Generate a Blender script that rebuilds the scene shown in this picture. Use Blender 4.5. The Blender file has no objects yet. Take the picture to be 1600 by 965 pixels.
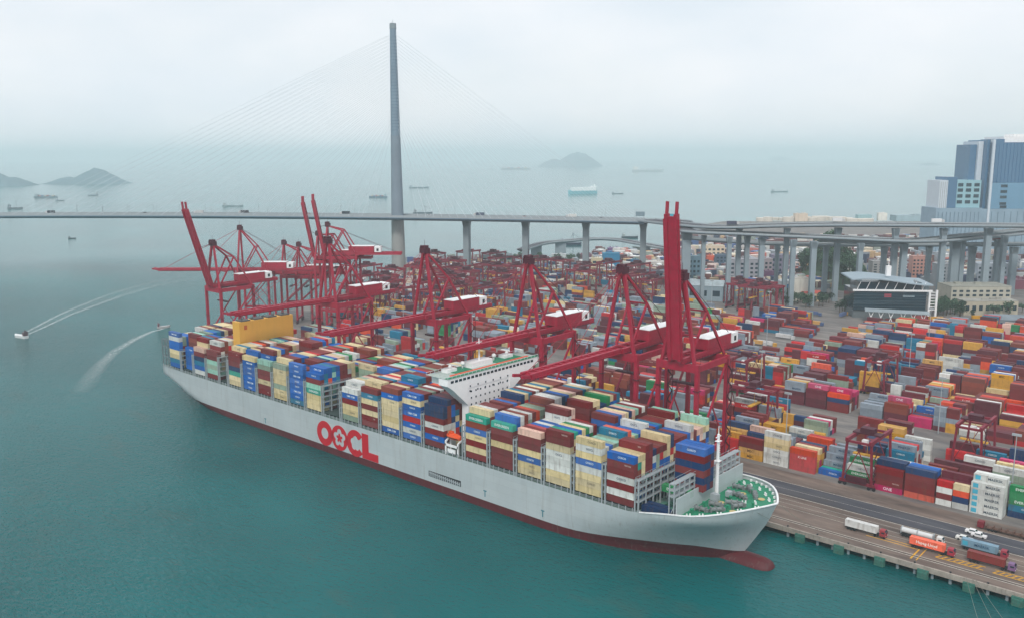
import bpy, math, random
import numpy as np
from mathutils import Vector, Matrix, noise as mnoise
random.seed(7)
SC = bpy.context.scene
COL = SC.collection
R = math.radians
PI = math.pi

# ------------------------------------------------------------------ camera
CP = (529.061, -261.342, 148.983); PITCH, YAW, ROLL, FPX = 9.839, -41.514, -0.16, 1380.756
ya, ta, ra = R(YAW), R(PITCH), R(ROLL)
Fv = Vector((math.sin(ya)*math.cos(ta), math.cos(ya)*math.cos(ta), -math.sin(ta)))
R0 = Vector((math.cos(ya), -math.sin(ya), 0)); U0 = R0.cross(Fv)
Rv = R0*math.cos(ra) + U0*math.sin(ra); Uv = -R0*math.sin(ra) + U0*math.cos(ra)
cam = bpy.data.cameras.new('camera'); co = bpy.data.objects.new('camera', cam); COL.objects.link(co)
cam.sensor_width = 36; cam.lens = 36*FPX/1600; cam.clip_start = 1; cam.clip_end = 200000
m = Matrix((Rv, Uv, -Fv)).transposed().to_4x4(); m.translation = Vector(CP); co.matrix_world = m
SC.camera = co
def at(u, v, z):                                     # surveyed position of a point of known height
    d = Fv + Rv*(u-800)/FPX - Uv*(v-482.5)/FPX
    return Vector(CP) + d*((z-CP[2])/d.z)

# ------------------------------------------------------------------ sky, sun, exposure
SUN_EL, SUN_AZ = 46, 150; HAZE = 1.25e-4
W = bpy.data.worlds.new('World'); SC.world = W; W.use_nodes = True
nt = W.node_tree; nt.nodes.clear(); N = nt.nodes.new; L = nt.links.new
out = N('ShaderNodeOutputWorld'); bg = N('ShaderNodeBackground'); bg.inputs[1].default_value = 0.098
sky = N('ShaderNodeTexSky'); sky.sky_type = 'NISHITA'; sky.sun_disc = False
sky.sun_elevation = R(SUN_EL); sky.sun_rotation = R(SUN_AZ); sky.air_density = 1.2; sky.dust_density = 2
tc = N('ShaderNodeTexCoord'); mp = N('ShaderNodeMapping'); mp.inputs['Scale'].default_value = (1, 1, 2.2)
n1 = N('ShaderNodeTexNoise'); n1.inputs['Scale'].default_value = 2.2; n1.inputs['Detail'].default_value = 7; n1.inputs['Roughness'].default_value = .52
n2 = N('ShaderNodeTexNoise'); n2.inputs['Scale'].default_value = 5.5; n2.inputs['Detail'].default_value = 6
cr = N('ShaderNodeValToRGB'); cr.color_ramp.elements[0].position = .36; cr.color_ramp.elements[0].color = (.84, .84, .84, 1)
cr.color_ramp.elements[1].position = .58; cr.color_ramp.elements[1].color = (.97, .97, .97, 1)
cc = N('ShaderNodeValToRGB'); cc.color_ramp.elements[0].position = .3; cc.color_ramp.elements[0].color = (6.8, 7.3, 7.85, 1)
cc.color_ramp.elements[1].position = .7; cc.color_ramp.elements[1].color = (7.85, 8.0, 8.3, 1)
mx = N('ShaderNodeMix'); mx.data_type = 'RGBA'
L(tc.outputs['Generated'], mp.inputs[0]); L(mp.outputs[0], n1.inputs[0]); L(mp.outputs[0], n2.inputs[0])
L(n1.outputs[0], cr.inputs[0]); L(n2.outputs[0], cc.inputs[0])
L(cr.outputs[0], mx.inputs[0]); L(sky.outputs[0], mx.inputs[6]); L(cc.outputs[0], mx.inputs[7])
L(mx.outputs[2], bg.inputs[0]); L(bg.outputs[0], out.inputs[0])
sl = bpy.data.lights.new('sun', 'SUN'); sl.energy = 1.5; sl.angle = R(12); sl.color = (1, .95, .88)
so = bpy.data.objects.new('sun', sl); COL.objects.link(so)
SDIR = Vector((math.sin(R(SUN_AZ))*math.cos(R(SUN_EL)), math.cos(R(SUN_AZ))*math.cos(R(SUN_EL)), math.sin(R(SUN_EL))))
so.rotation_euler = SDIR.to_track_quat('Z', 'Y').to_euler()
vs = SC.view_settings; vs.view_transform = 'Standard'; vs.look = 'None'; vs.exposure = 0.39; vs.gamma = 1
SC.cycles.use_denoising = True; SC.cycles.max_bounces = 7; SC.cycles.diffuse_bounces = 3; SC.cycles.volume_bounces = 4
SC.cycles.glossy_bounces = 3; SC.cycles.transparent_max_bounces = 6

# ------------------------------------------------------------------ materials
def lin(c):
    f = lambda x: x/12.92 if x <= .04045 else ((x+.055)/1.055)**2.4
    return tuple(f(x/255) for x in c)+(1,)
MATS = {}
def mat(name, rgb=None, rough=.6, src='const', var=.18, scale=.35, metal=0, spec=.4, dirt=0.0, rust=False):
    """painted / concrete surface: colour from constant, object colour or face colour, broken up by grain and wear"""
    if name in MATS: return MATS[name]
    m = bpy.data.materials.new(name); m.use_nodes = True; t = m.node_tree; b = t.nodes['Principled BSDF']
    b.inputs['Roughness'].default_value = rough; b.inputs['Metallic'].default_value = metal
    b.inputs['Specular IOR Level'].default_value = spec
    N = t.nodes.new; L = t.links.new
    if src == 'obj':
        oi = N('ShaderNodeObjectInfo'); hs = N('ShaderNodeHueSaturation'); L(oi.outputs['Color'], hs.inputs['Color']); L = t.links.new
        for inp, lo, hi in (('Value', .84, 1.16), ('Saturation', .88, 1.12)):
            q = N('ShaderNodeMapRange'); q.inputs[3].default_value = lo; q.inputs[4].default_value = hi
            if inp == 'Saturation':
                fr = N('ShaderNodeMath'); fr.operation = 'FRACT'; ml = N('ShaderNodeMath'); ml.operation = 'MULTIPLY'; ml.inputs[1].default_value = 7.31
                L(oi.outputs['Random'], ml.inputs[0]); L(ml.outputs[0], fr.inputs[0]); L(fr.outputs[0], q.inputs[0])
            else: L(oi.outputs['Random'], q.inputs[0])
            if name == 'container_paint': L(q.outputs[0], hs.inputs[inp])
        s = hs.outputs[0]
    elif src == 'face':
        a = N('ShaderNodeAttribute'); a.attribute_name = 'Col'; s = a.outputs['Color']
    else:
        a = N('ShaderNodeRGB'); a.outputs[0].default_value = lin(rgb); s = a.outputs[0]
    g = N('ShaderNodeNewGeometry')
    n = N('ShaderNodeTexNoise'); n.inputs['Scale'].default_value = scale; n.inputs['Detail'].default_value = 8; n.inputs['Roughness'].default_value = .65
    L(g.outputs['Position'], n.inputs[0])
    mr = N('ShaderNodeMapRange'); mr.inputs[1].default_value = .3; mr.inputs[2].default_value = .7
    mr.inputs[3].default_value = 1-var; mr.inputs[4].default_value = 1+var*.7
    L(n.outputs[0], mr.inputs[0])
    mu = N('ShaderNodeMix'); mu.data_type = 'RGBA'; mu.blend_type = 'MULTIPLY'; mu.inputs[0].default_value = 1
    L(s, mu.inputs[6]); L(mr.outputs[0], mu.inputs[7]); o = mu.outputs[2]
    if dirt:
        n3 = N('ShaderNodeTexNoise'); n3.inputs['Scale'].default_value = scale*4; n3.inputs['Detail'].default_value = 6
        mpp = N('ShaderNodeMapping'); mpp.inputs['Scale'].default_value = (1, 1, .18)
        L(g.outputs['Position'], mpp.inputs[0]); L(mpp.outputs[0], n3.inputs[0])
        r3 = N('ShaderNodeMapRange'); r3.inputs[1].default_value = .52; r3.inputs[2].default_value = .72; r3.inputs[4].default_value = dirt
        L(n3.outputs[0], r3.inputs[0])
        m3 = N('ShaderNodeMix'); m3.data_type = 'RGBA'; L(r3.outputs[0], m3.inputs[0]); L(o, m3.inputs[6])
        m3.inputs[7].default_value = (.12, .055, .03, 1) if rust else (.09, .08, .07, 1); o = m3.outputs[2]
    L(o, b.inputs['Base Color']); MATS[name] = m; return m
PAINT = mat('container_paint', rough=.55, src='obj', var=.16, scale=.25, dirt=.42, rust=True)
PAINTF = mat('container_paint_mass', rough=.6, src='face', var=.16, scale=.3, dirt=.2, rust=True)
FLAT = mat('object_paint', rough=.5, src='obj', var=.08, scale=.6)
CRANE = mat('crane_red', (160, 14, 50), .5, var=.2, scale=.3, dirt=.25)
CRANED = mat('crane_dark', (74, 18, 36), .6, var=.2)
PURPLE = mat('yard_crane_red', (128, 24, 48), .5, var=.2, dirt=.2)
BRWHITE = mat('bridge_white', (244, 243, 243), .5, var=.04)
WHITE = mat('white_paint', (236, 236, 236), .5, var=.08, dirt=.12)
GREYP = mat('grey_paint', (160, 168, 172), .55, var=.1, dirt=.15)
DARK = mat('dark_rubber', (34, 36, 40), .8)
GREEN = mat('deck_green', (24, 132, 96), .6, var=.25, scale=.5, dirt=.3)
CONC = mat('bridge_concrete', (132, 144, 150), .8, var=.12, scale=.05)
STEEL = mat('bridge_steel', (116, 136, 152), .45, var=.1, scale=.05)
ASPH = mat('asphalt', (72, 74, 78), .9, var=.2, scale=.1)
GLASS = mat('blue_glass', (36, 84, 120), .15, var=.12, scale=.03, spec=.7)
DGLASS = mat('dark_glass', (18, 46, 60), .12, var=.3, scale=.1, spec=.7)
YELLOW = mat('yellow_paint', (226, 170, 70), .5, var=.05, scale=.1, dirt=.06)
YLINE = mat('yellow_line', (214, 160, 44), .8, var=.3, scale=.8, dirt=.5)
WLINE = mat('white_line', (190, 186, 176), .8, var=.3, scale=.8, dirt=.4)
ORANGE = mat('orange_paint', (230, 84, 30), .5)
RAILM = mat('rail_steel', (70, 60, 56), .6)
HULLG = mat('hull_grey', (182, 190, 192), .42, var=.07, scale=.06, dirt=.10, rust=True)
BOOT = mat('boot_red', (88, 22, 30), .6, var=.22, scale=.15, dirt=.3)
LOGO = mat('logo_red', (190, 10, 34), .5, var=.05)
ROCK_HAZED = mat('island_rock_hazed', (84, 112, 122), .95, var=.3, scale=.004)  # base colour lightened and blued to paint distance haze on the islands

def add_plating(m, w, h, dark=.9):
    t = m.node_tree; N = t.nodes.new; L = t.links.new; b = t.nodes['Principled BSDF']; src = b.inputs['Base Color'].links[0].from_socket
    g = N('ShaderNodeNewGeometry'); sp = N('ShaderNodeSeparateXYZ'); cb = N('ShaderNodeCombineXYZ'); L(g.outputs['Position'], sp.inputs[0])
    L(sp.outputs[0], cb.inputs[0]); L(sp.outputs[2], cb.inputs[1])
    k = N('ShaderNodeTexBrick'); k.inputs['Scale'].default_value = 1; k.inputs['Brick Width'].default_value = w; k.inputs['Row Height'].default_value = h
    k.inputs['Mortar Size'].default_value = .10; k.inputs['Color1'].default_value = (1,1,1,1); k.inputs['Color2'].default_value = (.93,.94,.95,1); k.inputs['Mortar'].default_value = (dark,dark,dark,1)
    L(cb.outputs[0], k.inputs['Vector'])
    x = N('ShaderNodeMix'); x.data_type = 'RGBA'; x.blend_type = 'MULTIPLY'; x.inputs[0].default_value = 1; L(src, x.inputs[6]); L(k.outputs['Color'], x.inputs[7]); L(x.outputs[2], b.inputs['Base Color'])
    # vertical rust and scuff streaks
    mp = N('ShaderNodeMapping'); mp.inputs['Scale'].default_value = (.9,.9,.05); L(g.outputs['Position'], mp.inputs[0])
    n = N('ShaderNodeTexNoise'); n.inputs['Scale'].default_value = .9; n.inputs['Detail'].default_value = 6; L(mp.outputs[0], n.inputs[0])
    r = N('ShaderNodeMapRange'); r.inputs[1].default_value = .60; r.inputs[2].default_value = .78; r.inputs[4].default_value = .42; L(n.outputs[0], r.inputs[0])
    y = N('ShaderNodeMix'); y.data_type = 'RGBA'; L(r.outputs[0], y.inputs[0]); L(x.outputs[2], y.inputs[6]); y.inputs[7].default_value = (.20,.15,.12,1); L(y.outputs[2], b.inputs['Base Color'])
add_plating(HULLG, 14.9, 3.2); add_plating(BOOT, 14.9, 3.2, .8)
def water_mat():
    m = bpy.data.materials.new('sea_water'); m.use_nodes = True; t = m.node_tree; b = t.nodes['Principled BSDF']
    N = t.nodes.new; L = t.links.new; g = N('ShaderNodeNewGeometry')
    def noise(scale, det, vec=(1, 1, 1), rot=0, rg=.55, dis=0):
        mp = N('ShaderNodeMapping'); mp.inputs['Scale'].default_value = vec; mp.inputs['Rotation'].default_value = (0, 0, rot)
        n = N('ShaderNodeTexNoise'); n.inputs['Scale'].default_value = scale; n.inputs['Detail'].default_value = det
        n.inputs['Roughness'].default_value = rg; n.inputs['Distortion'].default_value = dis
        L(g.outputs['Position'], mp.inputs[0]); L(mp.outputs[0], n.inputs[0]); return n.outputs[0]
    a = noise(.0035, 5, (1, 1.6, 1), .3); c1 = noise(.02, 4, (1, 2, 1), .9)
    r = N('ShaderNodeValToRGB'); e = r.color_ramp.elements
    e[0].position = .3; e[0].color = (.000, .052, .054, 1); e[1].position = .72; e[1].color = (.000, .132, .136, 1)
    L(a, r.inputs[0])
    r2 = N('ShaderNodeMapRange'); r2.inputs[1].default_value = .58; r2.inputs[2].default_value = .70; r2.inputs[4].default_value = .5
    L(c1, r2.inputs[0]); mx = N('ShaderNodeMix'); mx.data_type = 'RGBA'; L(r2.outputs[0], mx.inputs[0]); L(r.outputs[0], mx.inputs[6])
    mx.inputs[7].default_value = (.040, .085, .075, 1); L(mx.outputs[2], b.inputs['Base Color'])
    b.inputs['Roughness'].default_value = .12; b.inputs['IOR'].default_value = 1.33; b.inputs['Specular IOR Level'].default_value = .38; b.inputs['Specular Tint'].default_value = (.05,.75,.85,1)
    n1 = noise(.13, 3, (1, 2.0, 1), .75, .55, .4); n2 = noise(.34, 3, (1, 2.2, 1), .95, .6, .5); n3 = noise(.03, 3, (1, 1.5, 1), .4); n4 = noise(1.1, 2, (1, 1.6, 1), 1.1)
    def mad(x, k, y):
        q = N('ShaderNodeMath'); q.operation = 'MULTIPLY_ADD'; L(x, q.inputs[0]); q.inputs[1].default_value = k
        if y is None: q.inputs[2].default_value = 0
        else: L(y, q.inputs[2])
        return q.outputs[0]
    h = mad(n4, .14, mad(n2, 1.3, mad(n1, .8, mad(n3, .6, None))))
    # wind ruffles the open water; in the lee of the big hull and the quay it lies calmer
    sp = N('ShaderNodeSeparateXYZ'); L(g.outputs['Position'], sp.inputs[0])
    wob = noise(.012, 4, (1, 1, 1), 0)
    ax = mad(sp.outputs[0], .0085, mad(wob, 1.6, None)); ay = mad(sp.outputs[1], .0085, None)
    sm_ = N('ShaderNodeMath'); sm_.operation = 'ADD'; L(ax, sm_.inputs[0]); L(ay, sm_.inputs[1])
    rr = N('ShaderNodeMapRange'); rr.interpolation_type = 'SMOOTHSTEP'; rr.inputs[1].default_value = .9; rr.inputs[2].default_value = 2.4; rr.inputs[3].default_value = 1.0; rr.inputs[4].default_value = .28
    L(sm_.outputs[0], rr.inputs[0])
    vl = N('ShaderNodeVectorMath'); vl.operation = 'LENGTH'; L(g.outputs['Position'], vl.inputs[0])     # broad calm out in the roads
    r4 = N('ShaderNodeMapRange'); r4.inputs[1].default_value = 300; r4.inputs[2].default_value = 900; r4.inputs[3].default_value = 1.0; r4.inputs[4].default_value = .12; L(vl.outputs['Value'], r4.inputs[0])
    m4 = N('ShaderNodeMath'); m4.operation = 'MULTIPLY'; L(rr.outputs[0], m4.inputs[0]); L(r4.outputs[0], m4.inputs[1])
    bp = N('ShaderNodeBump'); bp.inputs['Distance'].default_value = 1.9
    L(m4.outputs[0], bp.inputs['Strength']); L(h, bp.inputs['Height']); L(bp.outputs[0], b.inputs['Normal']); return m
WATER = water_mat()
def ground_mat(name, c1, c2, c3):
    m = bpy.data.materials.new(name); m.use_nodes = True; t = m.node_tree; b = t.nodes['Principled BSDF']
    N = t.nodes.new; L = t.links.new; g = N('ShaderNodeNewGeometry')
    mp = N('ShaderNodeMapping'); mp.inputs['Scale'].default_value = (.25, 1.2, 1); L(g.outputs['Position'], mp.inputs[0])
    n = N('ShaderNodeTexNoise'); n.inputs['Scale'].default_value = .12; n.inputs['Detail'].default_value = 9; n.inputs['Roughness'].default_value = .7
    L(mp.outputs[0], n.inputs[0])
    n2 = N('ShaderNodeTexNoise'); n2.inputs['Scale'].default_value = .05; n2.inputs['Detail'].default_value = 6; L(g.outputs['Position'], n2.inputs[0])
    r = N('ShaderNodeValToRGB'); e = r.color_ramp.elements
    e[0].position = .34; e[0].color = lin(c1); e[1].position = .66; e[1].color = lin(c2)
    L(n.outputs[0], r.inputs[0])
    r2 = N('ShaderNodeMapRange'); r2.inputs[1].default_value = .5; r2.inputs[2].default_value = .7; r2.inputs[4].default_value = .7; L(n2.outputs[0], r2.inputs[0])
    mx = N('ShaderNodeMix'); mx.data_type = 'RGBA'; L(r2.outputs[0], mx.inputs[0]); L(r.outputs[0], mx.inputs[6]); mx.inputs[7].default_value = lin(c3)
    L(mx.outputs[2], b.inputs['Base Color']); b.inputs['Roughness'].default_value = .9; b.inputs['Specular IOR Level'].default_value = .2
    return m
QUAY = ground_mat('quay_concrete', (84, 74, 70), (136, 120, 110), (108, 92, 84))
YARD = ground_mat('yard_concrete', (92, 90, 92), (140, 134, 128), (110, 102, 98))
ROADM = ground_mat('worn_asphalt', (62, 62, 70), (88, 88, 94), (80, 76, 76))
GRASS = ground_mat('scrub', (44, 66, 48), (70, 90, 62), (84, 92, 76))

# ------------------------------------------------------------------ mesh helpers
class MB:
    def __init__(s): s.v = []; s.f = []; s.m = []; s.c = []
    def quad(s, pts, mi=0, c=None):
        i = len(s.v); s.v += [tuple(p) for p in pts]; s.f.append(tuple(range(i, i+len(pts)))); s.m.append(mi); s.c.append(c)
    def box(s, x0, x1, y0, y1, z0, z1, mi=0, c=None, bottom=True):
        i = len(s.v)
        s.v += [(x0,y0,z0),(x1,y0,z0),(x1,y1,z0),(x0,y1,z0),(x0,y0,z1),(x1,y0,z1),(x1,y1,z1),(x0,y1,z1)]
        fs = [(4,5,6,7),(0,1,5,4),(1,2,6,5),(2,3,7,6),(3,0,4,7)]
        if bottom: fs.append((3,2,1,0))
        for f in fs: s.f.append(tuple(i+k for k in f)); s.m.append(mi); s.c.append(c)
        return s
    def beam(s, p, q, w=1., h=None, mi=0, up=(0,0,1)):
        h = h or w; p = Vector(p); q = Vector(q); d = q-p
        if d.length < 1e-6: return s
        d.normalize(); up = Vector(up)
        if abs(d.dot(up)) > .98: up = Vector((0,1,0)) if abs(d.y) < .9 else Vector((1,0,0))
        a = d.cross(up).normalized()*w/2; b = a.cross(d).normalized()*h/2
        i = len(s.v)
        for c in (p, q):
            s.v += [tuple(c-a-b), tuple(c+a-b), tuple(c+a+b), tuple(c-a+b)]
        for f in ((0,1,5,4),(1,2,6,5),(2,3,7,6),(3,0,4,7),(3,2,1,0),(4,5,6,7)):
            s.f.append(tuple(i+k for k in f)); s.m.append(mi); s.c.append(None)
        return s
    def cyl(s, p, q, r0, r1=None, n=10, mi=0, caps=True):
        r1 = r0 if r1 is None else r1; p = Vector(p); q = Vector(q); d = (q-p).normalized()
        a = d.orthogonal().normalized(); b = d.cross(a); i = len(s.v)
        for c, r in ((p, r0), (q, r1)):
            for k in range(n):
                t = 2*PI*k/n; s.v.append(tuple(c+a*math.cos(t)*r+b*math.sin(t)*r))
        for k in range(n):
            k2 = (k+1) % n; s.f.append((i+k, i+k2, i+n+k2, i+n+k)); s.m.append(mi); s.c.append(None)
        if caps:
            s.f.append(tuple(i+k for k in reversed(range(n)))); s.m.append(mi); s.c.append(None)
            s.f.append(tuple(i+n+k for k in range(n))); s.m.append(mi); s.c.append(None)
        return s
    def prism(s, poly, z0, z1, mi=0):
        n = len(poly); i = len(s.v)
        ar = sum(poly[k][0]*poly[(k+1) % n][1]-poly[(k+1) % n][0]*poly[k][1] for k in range(n))
        if ar < 0: poly = poly[::-1]
        for z in (z0, z1): s.v += [(p[0], p[1], z) for p in poly]
        for k in range(n):
            k2 = (k+1) % n; s.f.append((i+k, i+k2, i+n+k2, i+n+k)); s.m.append(mi); s.c.append(None)
        s.f.append(tuple(i+n+k for k in range(n))); s.m.append(mi); s.c.append(None)
        s.f.append(tuple(i+k for k in reversed(range(n)))); s.m.append(mi); s.c.append(None)
        return s
    def mesh(s, name, mats):
        me = bpy.data.meshes.new(name); me.from_pydata(s.v, [], s.f)
        mats = mats if isinstance(mats, (list, tuple)) else [mats]
        for m in mats: me.materials.append(m)
        if len(mats) > 1: me.polygons.foreach_set('material_index', s.m)
        if any(c is not None for c in s.c):
            a = me.color_attributes.new('Col', 'FLOAT_COLOR', 'CORNER'); data = []
            for f, c in zip(s.f, s.c): data += list(c or (.5,.5,.5,1))*len(f)
            a.data.foreach_set('color', data)
        me.update(); return me
    def build(s, name, mats, parent=None, smooth=False, loc=None, **kw):
        me = s.mesh(name, mats)
        if smooth: me.shade_smooth()
        return link(name, me, parent, loc, **kw)
def link(name, me, parent=None, loc=None, label=None, cat=None, group=None, kind=None, color=None, rz=0):
    o = bpy.data.objects.new(name, me); COL.objects.link(o)
    if parent is not None: o.parent = parent
    if loc is not None: o.location = loc
    if rz: o.rotation_euler.z = rz
    if color is not None: o.color = color
    return tag(o, label, cat, group, kind)
def tag(o, label=None, cat=None, group=None, kind=None):
    if label: o['label'] = label
    if cat: o['category'] = cat
    if group: o['group'] = group
    if kind: o['kind'] = kind
    return o
def empty(name, loc=(0,0,0), rz=0, **kw): return link(name, None, loc=loc, rz=rz, **kw)
def copy_tree(o, parent=None, depth=0):
    c = o.copy(); COL.objects.link(c); c.parent = parent
    for ch in [x for x in KIDS.get(o.name, [])]: copy_tree(ch, c)
    return c
KIDS = {}
def register(root):
    for o in [root]+list(root.children_recursive): KIDS[o.name] = list(o.children)
ORD = ['first','second','third','fourth','fifth','sixth','seventh','eighth','ninth','tenth','eleventh','twelfth','thirteenth','fourteenth',
       'fifteenth','sixteenth','seventeenth','eighteenth','nineteenth','twentieth','twenty-first','twenty-second','twenty-third','twenty-fourth','twenty-fifth']+[a+b for a in ('twenty-','thirty-','forty-','fifty-','sixty-','seventy-') for b in ('first','second','third','fourth','fifth','sixth','seventh','eighth','ninth')][5:]
_txt = {}
def text_mesh(s, size, depth=.02):
    k = (s, size)
    if k not in _txt:
        cu = bpy.data.curves.new('lettering', 'FONT'); cu.body = s; cu.size = size; cu.align_x = 'CENTER'; cu.align_y = 'CENTER'
        cu.extrude = depth; cu.resolution_u = 2; cu.offset = size*.012
        ob = bpy.data.objects.new('lettering', cu); COL.objects.link(ob)
        bpy.context.view_layer.update()
        me = bpy.data.meshes.new_from_object(ob.evaluated_get(bpy.context.evaluated_depsgraph_get()))
        me.name = 'lettering'; me.materials.clear(); me.materials.append(FLAT)
        bpy.data.objects.remove(ob); _txt[k] = me
    return _txt[k]

# ------------------------------------------------------------------ sea, land, haze
WS = 30000
b = MB(); b.quad([(-WS,-WS,0),(WS,-WS,0),(WS,WS,0),(-WS,WS,0)]); b.build('sea_water', WATER, kind='structure')
b = MB(); b.quad([(-WS,-WS,-14),(WS,-WS,-14),(WS,WS,-14),(-WS,WS,-14)]); b.build('sea_bed', ROCK_HAZED, kind='structure')
GZ = 4.0
QY = 57.0
shore = [(900,QY+9),(-85,QY+9),(-176,178),(-190,246),(-283,410),(-322,470),(-398,569),(-385,632),(-377,705)]
for u, v in ((765,397),(800,400),(850,409),(905,409),(935,401),(1000,396),(1040,389),(1052,372),(1090,352),(1130,346)):
    p = at(u, v, GZ); shore.append((p.x, p.y))
shore += [(120,1950),(600,2100),(1500,2100),(2200,900)]
b = MB().prism(shore, -13, GZ); b.build('port_ground', YARD, kind='structure')
# quay apron: slab on piles
b = MB(); b.box(-85, 900, QY, QY+9, 2.5, GZ); b.build('quay_apron', QUAY, kind='structure')
b = MB(); b.quad([(-84,QY+9,GZ+.004),(900,QY+9,GZ+.004),(900,QY+60,GZ+.004),(-84,QY+60,GZ+.004)]); b.build('quay_pavement', QUAY, kind='structure')
b = MB(); b.quad([(-84,89.2,GZ+.008),(900,89.2,GZ+.008),(900,103.5,GZ+.008),(-84,103.5,GZ+.008)]); b.build('quay_road', ROADM, kind='structure')
b = MB()
for y, w in ((63.2,.35),(64.8,.35),(89.2,.4),(103.6,.3),(96.2,.18),(76.5,.2),(80.6,.2),(84.7,.2)):
    b.quad([(-84,y,GZ+.014),(900,y,GZ+.014),(900,y+w,GZ+.014),(-84,y+w,GZ+.014)])
b.build('lane_marking', WLINE, kind='structure')
b = MB()
def ystrip(x0, y0, x1, y1, w):
    d = Vector((x1-x0, y1-y0)).normalized(); n = Vector((-d.y, d.x))*w/2
    b.quad([(x0-n.x,y0-n.y,GZ+.02),(x1-n.x,y1-n.y,GZ+.02),(x1+n.x,y1+n.y,GZ+.02),(x0+n.x,y0+n.y,GZ+.02)])
ystrip(418,70.6,437,70.6,.5); ystrip(418,72.6,437,72.6,.5); ystrip(437.5,61,437.5,73,.6); ystrip(439.5,61,439.5,73,.4)
for x0, x1 in ((444,460),(463,479),(483,520)):
    ystrip(x0,68.2,x1,68.2,.5); ystrip(x0,71.4,x1,71.4,.5)
    x = x0
    while x < x1-1.2: ystrip(x,68.2,x+1.6,71.4,.55); x += 1.9
b.build('yellow_marking', YLINE, kind='structure')
b = MB(); b.box(-85,900,QY-.05,QY+.75,GZ-.02,GZ+.28); b.box(-85,900,QY-.05,QY-.0,2.3,GZ-.02); b.build('quay_kerb', mat('kerb_concrete',(160,150,140),.9,var=.25,scale=.4,dirt=.4), kind='structure')
b = MB()
for y in (64.0, 90.0):
    b.box(-80, 900, y-.12, y+.12, GZ+.006, GZ+.12)
b.build('crane_rail', RAILM, kind='structure')
# piles under the apron
pm = MB().cyl((0,0,-12),(0,0,2.5),.55,n=8).mesh('pile', CONC)
for k, x in enumerate(range(392, 482, 6)):
    link('quay_pile', pm, loc=(x, QY+1.4, 0), label=f'round concrete pile under the quay edge, {ORD[k]} past the ship bow', cat='pile', group='piles under the quay edge')
fm = MB(); fm.box(-1.9,1.9,-.9,.0,-.6,3.1); fm.box(-1.5,1.5,-1.5,-.9,-.2,2.5)
for z in (.3,1.2,2.1): fm.box(-1.7,1.7,-1.62,-1.5,z-.12,z+.12)
FTEAL = mat('fender_teal', (56, 112, 100), .7, var=.25, scale=.8, dirt=.4, rust=True)
fm = fm.mesh('fender', FTEAL)
wh = ['nearest the bow of the ship','second from the bow of the ship','third from the bow of the ship','fourth from the bow, below the yellow hatching','fifth from the bow','by the far end of the quay','']
for k, x in enumerate((397.7, 413, 428.2, 443.3, 458.4, 473.5)):
    link('quay_fender', fm, loc=(x, QY, 0), label='pale green box fender on the quay wall, '+wh[k], cat='fender', group='fenders along the quay wall')
bm = MB(); bm.cyl((0,0,0),(0,0,.5),.25,n=8); bm.cyl((0,0,.5),(0,0,.75),.42,.36,n=8); bmm = bm.mesh('bollard', DARK)
for k in range(9):
    link('mooring_bollard', bmm, loc=(392+12*k, QY+.8, GZ), label=f'small dark mooring bollard at the quay edge, {ORD[k]} past the ship bow', cat='bollard', group='bollards along the quay edge')

# ------------------------------------------------------------------ the container ship (x: stern 0 -> bow 400, y: seaward side 0 -> quay side 56)
CY, HB, DK = 28.0, 28.0, 18.74
ship = empty('container_ship', (0,0,0), label='huge grey and red container ship loaded with containers, moored along the quay', cat='ship')
def sm(a, b, t): t = min(1, max(0, (t-a)/(b-a))); return t*t*(3-2*t)
def interp(t, xs, ys):
    if t <= xs[0]: return ys[0]
    for i in range(len(xs)-1):
        if t <= xs[i+1]: return ys[i]+(ys[i+1]-ys[i])*(t-xs[i])/(xs[i+1]-xs[i])
    return ys[-1]
def sheer(x): return DK + 3.4*sm(352, 376, x) + 3.2*sm(372, 402, x)
def xstem(z): return interp(z, [-4,0,3.4,9.7,17.3,25.5], [384,386.6,388.6,392.6,397.2,400.6])
def xbeg(z): s = max(0, min(1, z/20))**1.4; return 306+(354-306)*s
def hb(x, z):
    xs, x0 = xstem(z), xbeg(z); n = 2.4+1.7*min(1, max(0, z/21))**1.6; w = HB
    if x > x0: w = HB*max(0., 1-max(0, (x-x0)/(xs-x0))**n)
    if x < 95:
        zb = interp(x, [0,10,30,52,70,95], [14.2,12.2,7.6,4.2,2,-4])
        if z < zb: w *= math.sqrt(max(0, 1-((zb-z)/(6+x*.12))**2))
        w *= 1-.05*(1-sm(0, 40, x))
    return w
XS = [0,4,8,12,18,25,32,40,48,56,64,72,80,90,105,130,160,200,250,290,300,306,312,318,324,330,336,342,348,354,358,362,366,370,374,377,380,383,386]
FR = [.25,.45,.62,.76,.87,.95,1.0]
def hull_part(zs_fn, nlev, name, material):
    b = MB(); grid = []
    for side in (-1, 1):
        g = []
        for x in XS: g.append([(x, CY+side*hb(x, z), z) for z in zs_fn(x)])
        # stem: stations collapse on to the raked stem line
        for f in FR:
            row = []
            for j in range(nlev):
                z0 = zs_fn(386)[j]
                z = zs_fn(386+(xstem(z0)-386)*f)[j]; xe = xstem(z)
                xx = 386+(xe-386)*f
                row.append((xx, CY+side*(hb(xx, z) if f < 1 else 0), z))
            g.append(row)
        base = len(b.v); n = nlev
        for row in g: b.v += row
        for i in range(len(g)-1):
            for j in range(n-1):
                q = (base+i*n+j, base+(i+1)*n+j, base+(i+1)*n+j+1, base+i*n+j+1)
                b.f.append(q if side < 0 else q[::-1]); b.m.append(0); b.c.append(None)
        grid.append((base, g))
    n = nlev; b0, b1 = grid[0][0], grid[1][0]
    for j in range(n-1):
        b.f.append((b0+j, b0+j+1, b1+j+1, b1+j)); b.m.append(0); b.c.append(None)
    return b.build(name, material, ship, smooth=False)
UP = 10
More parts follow.
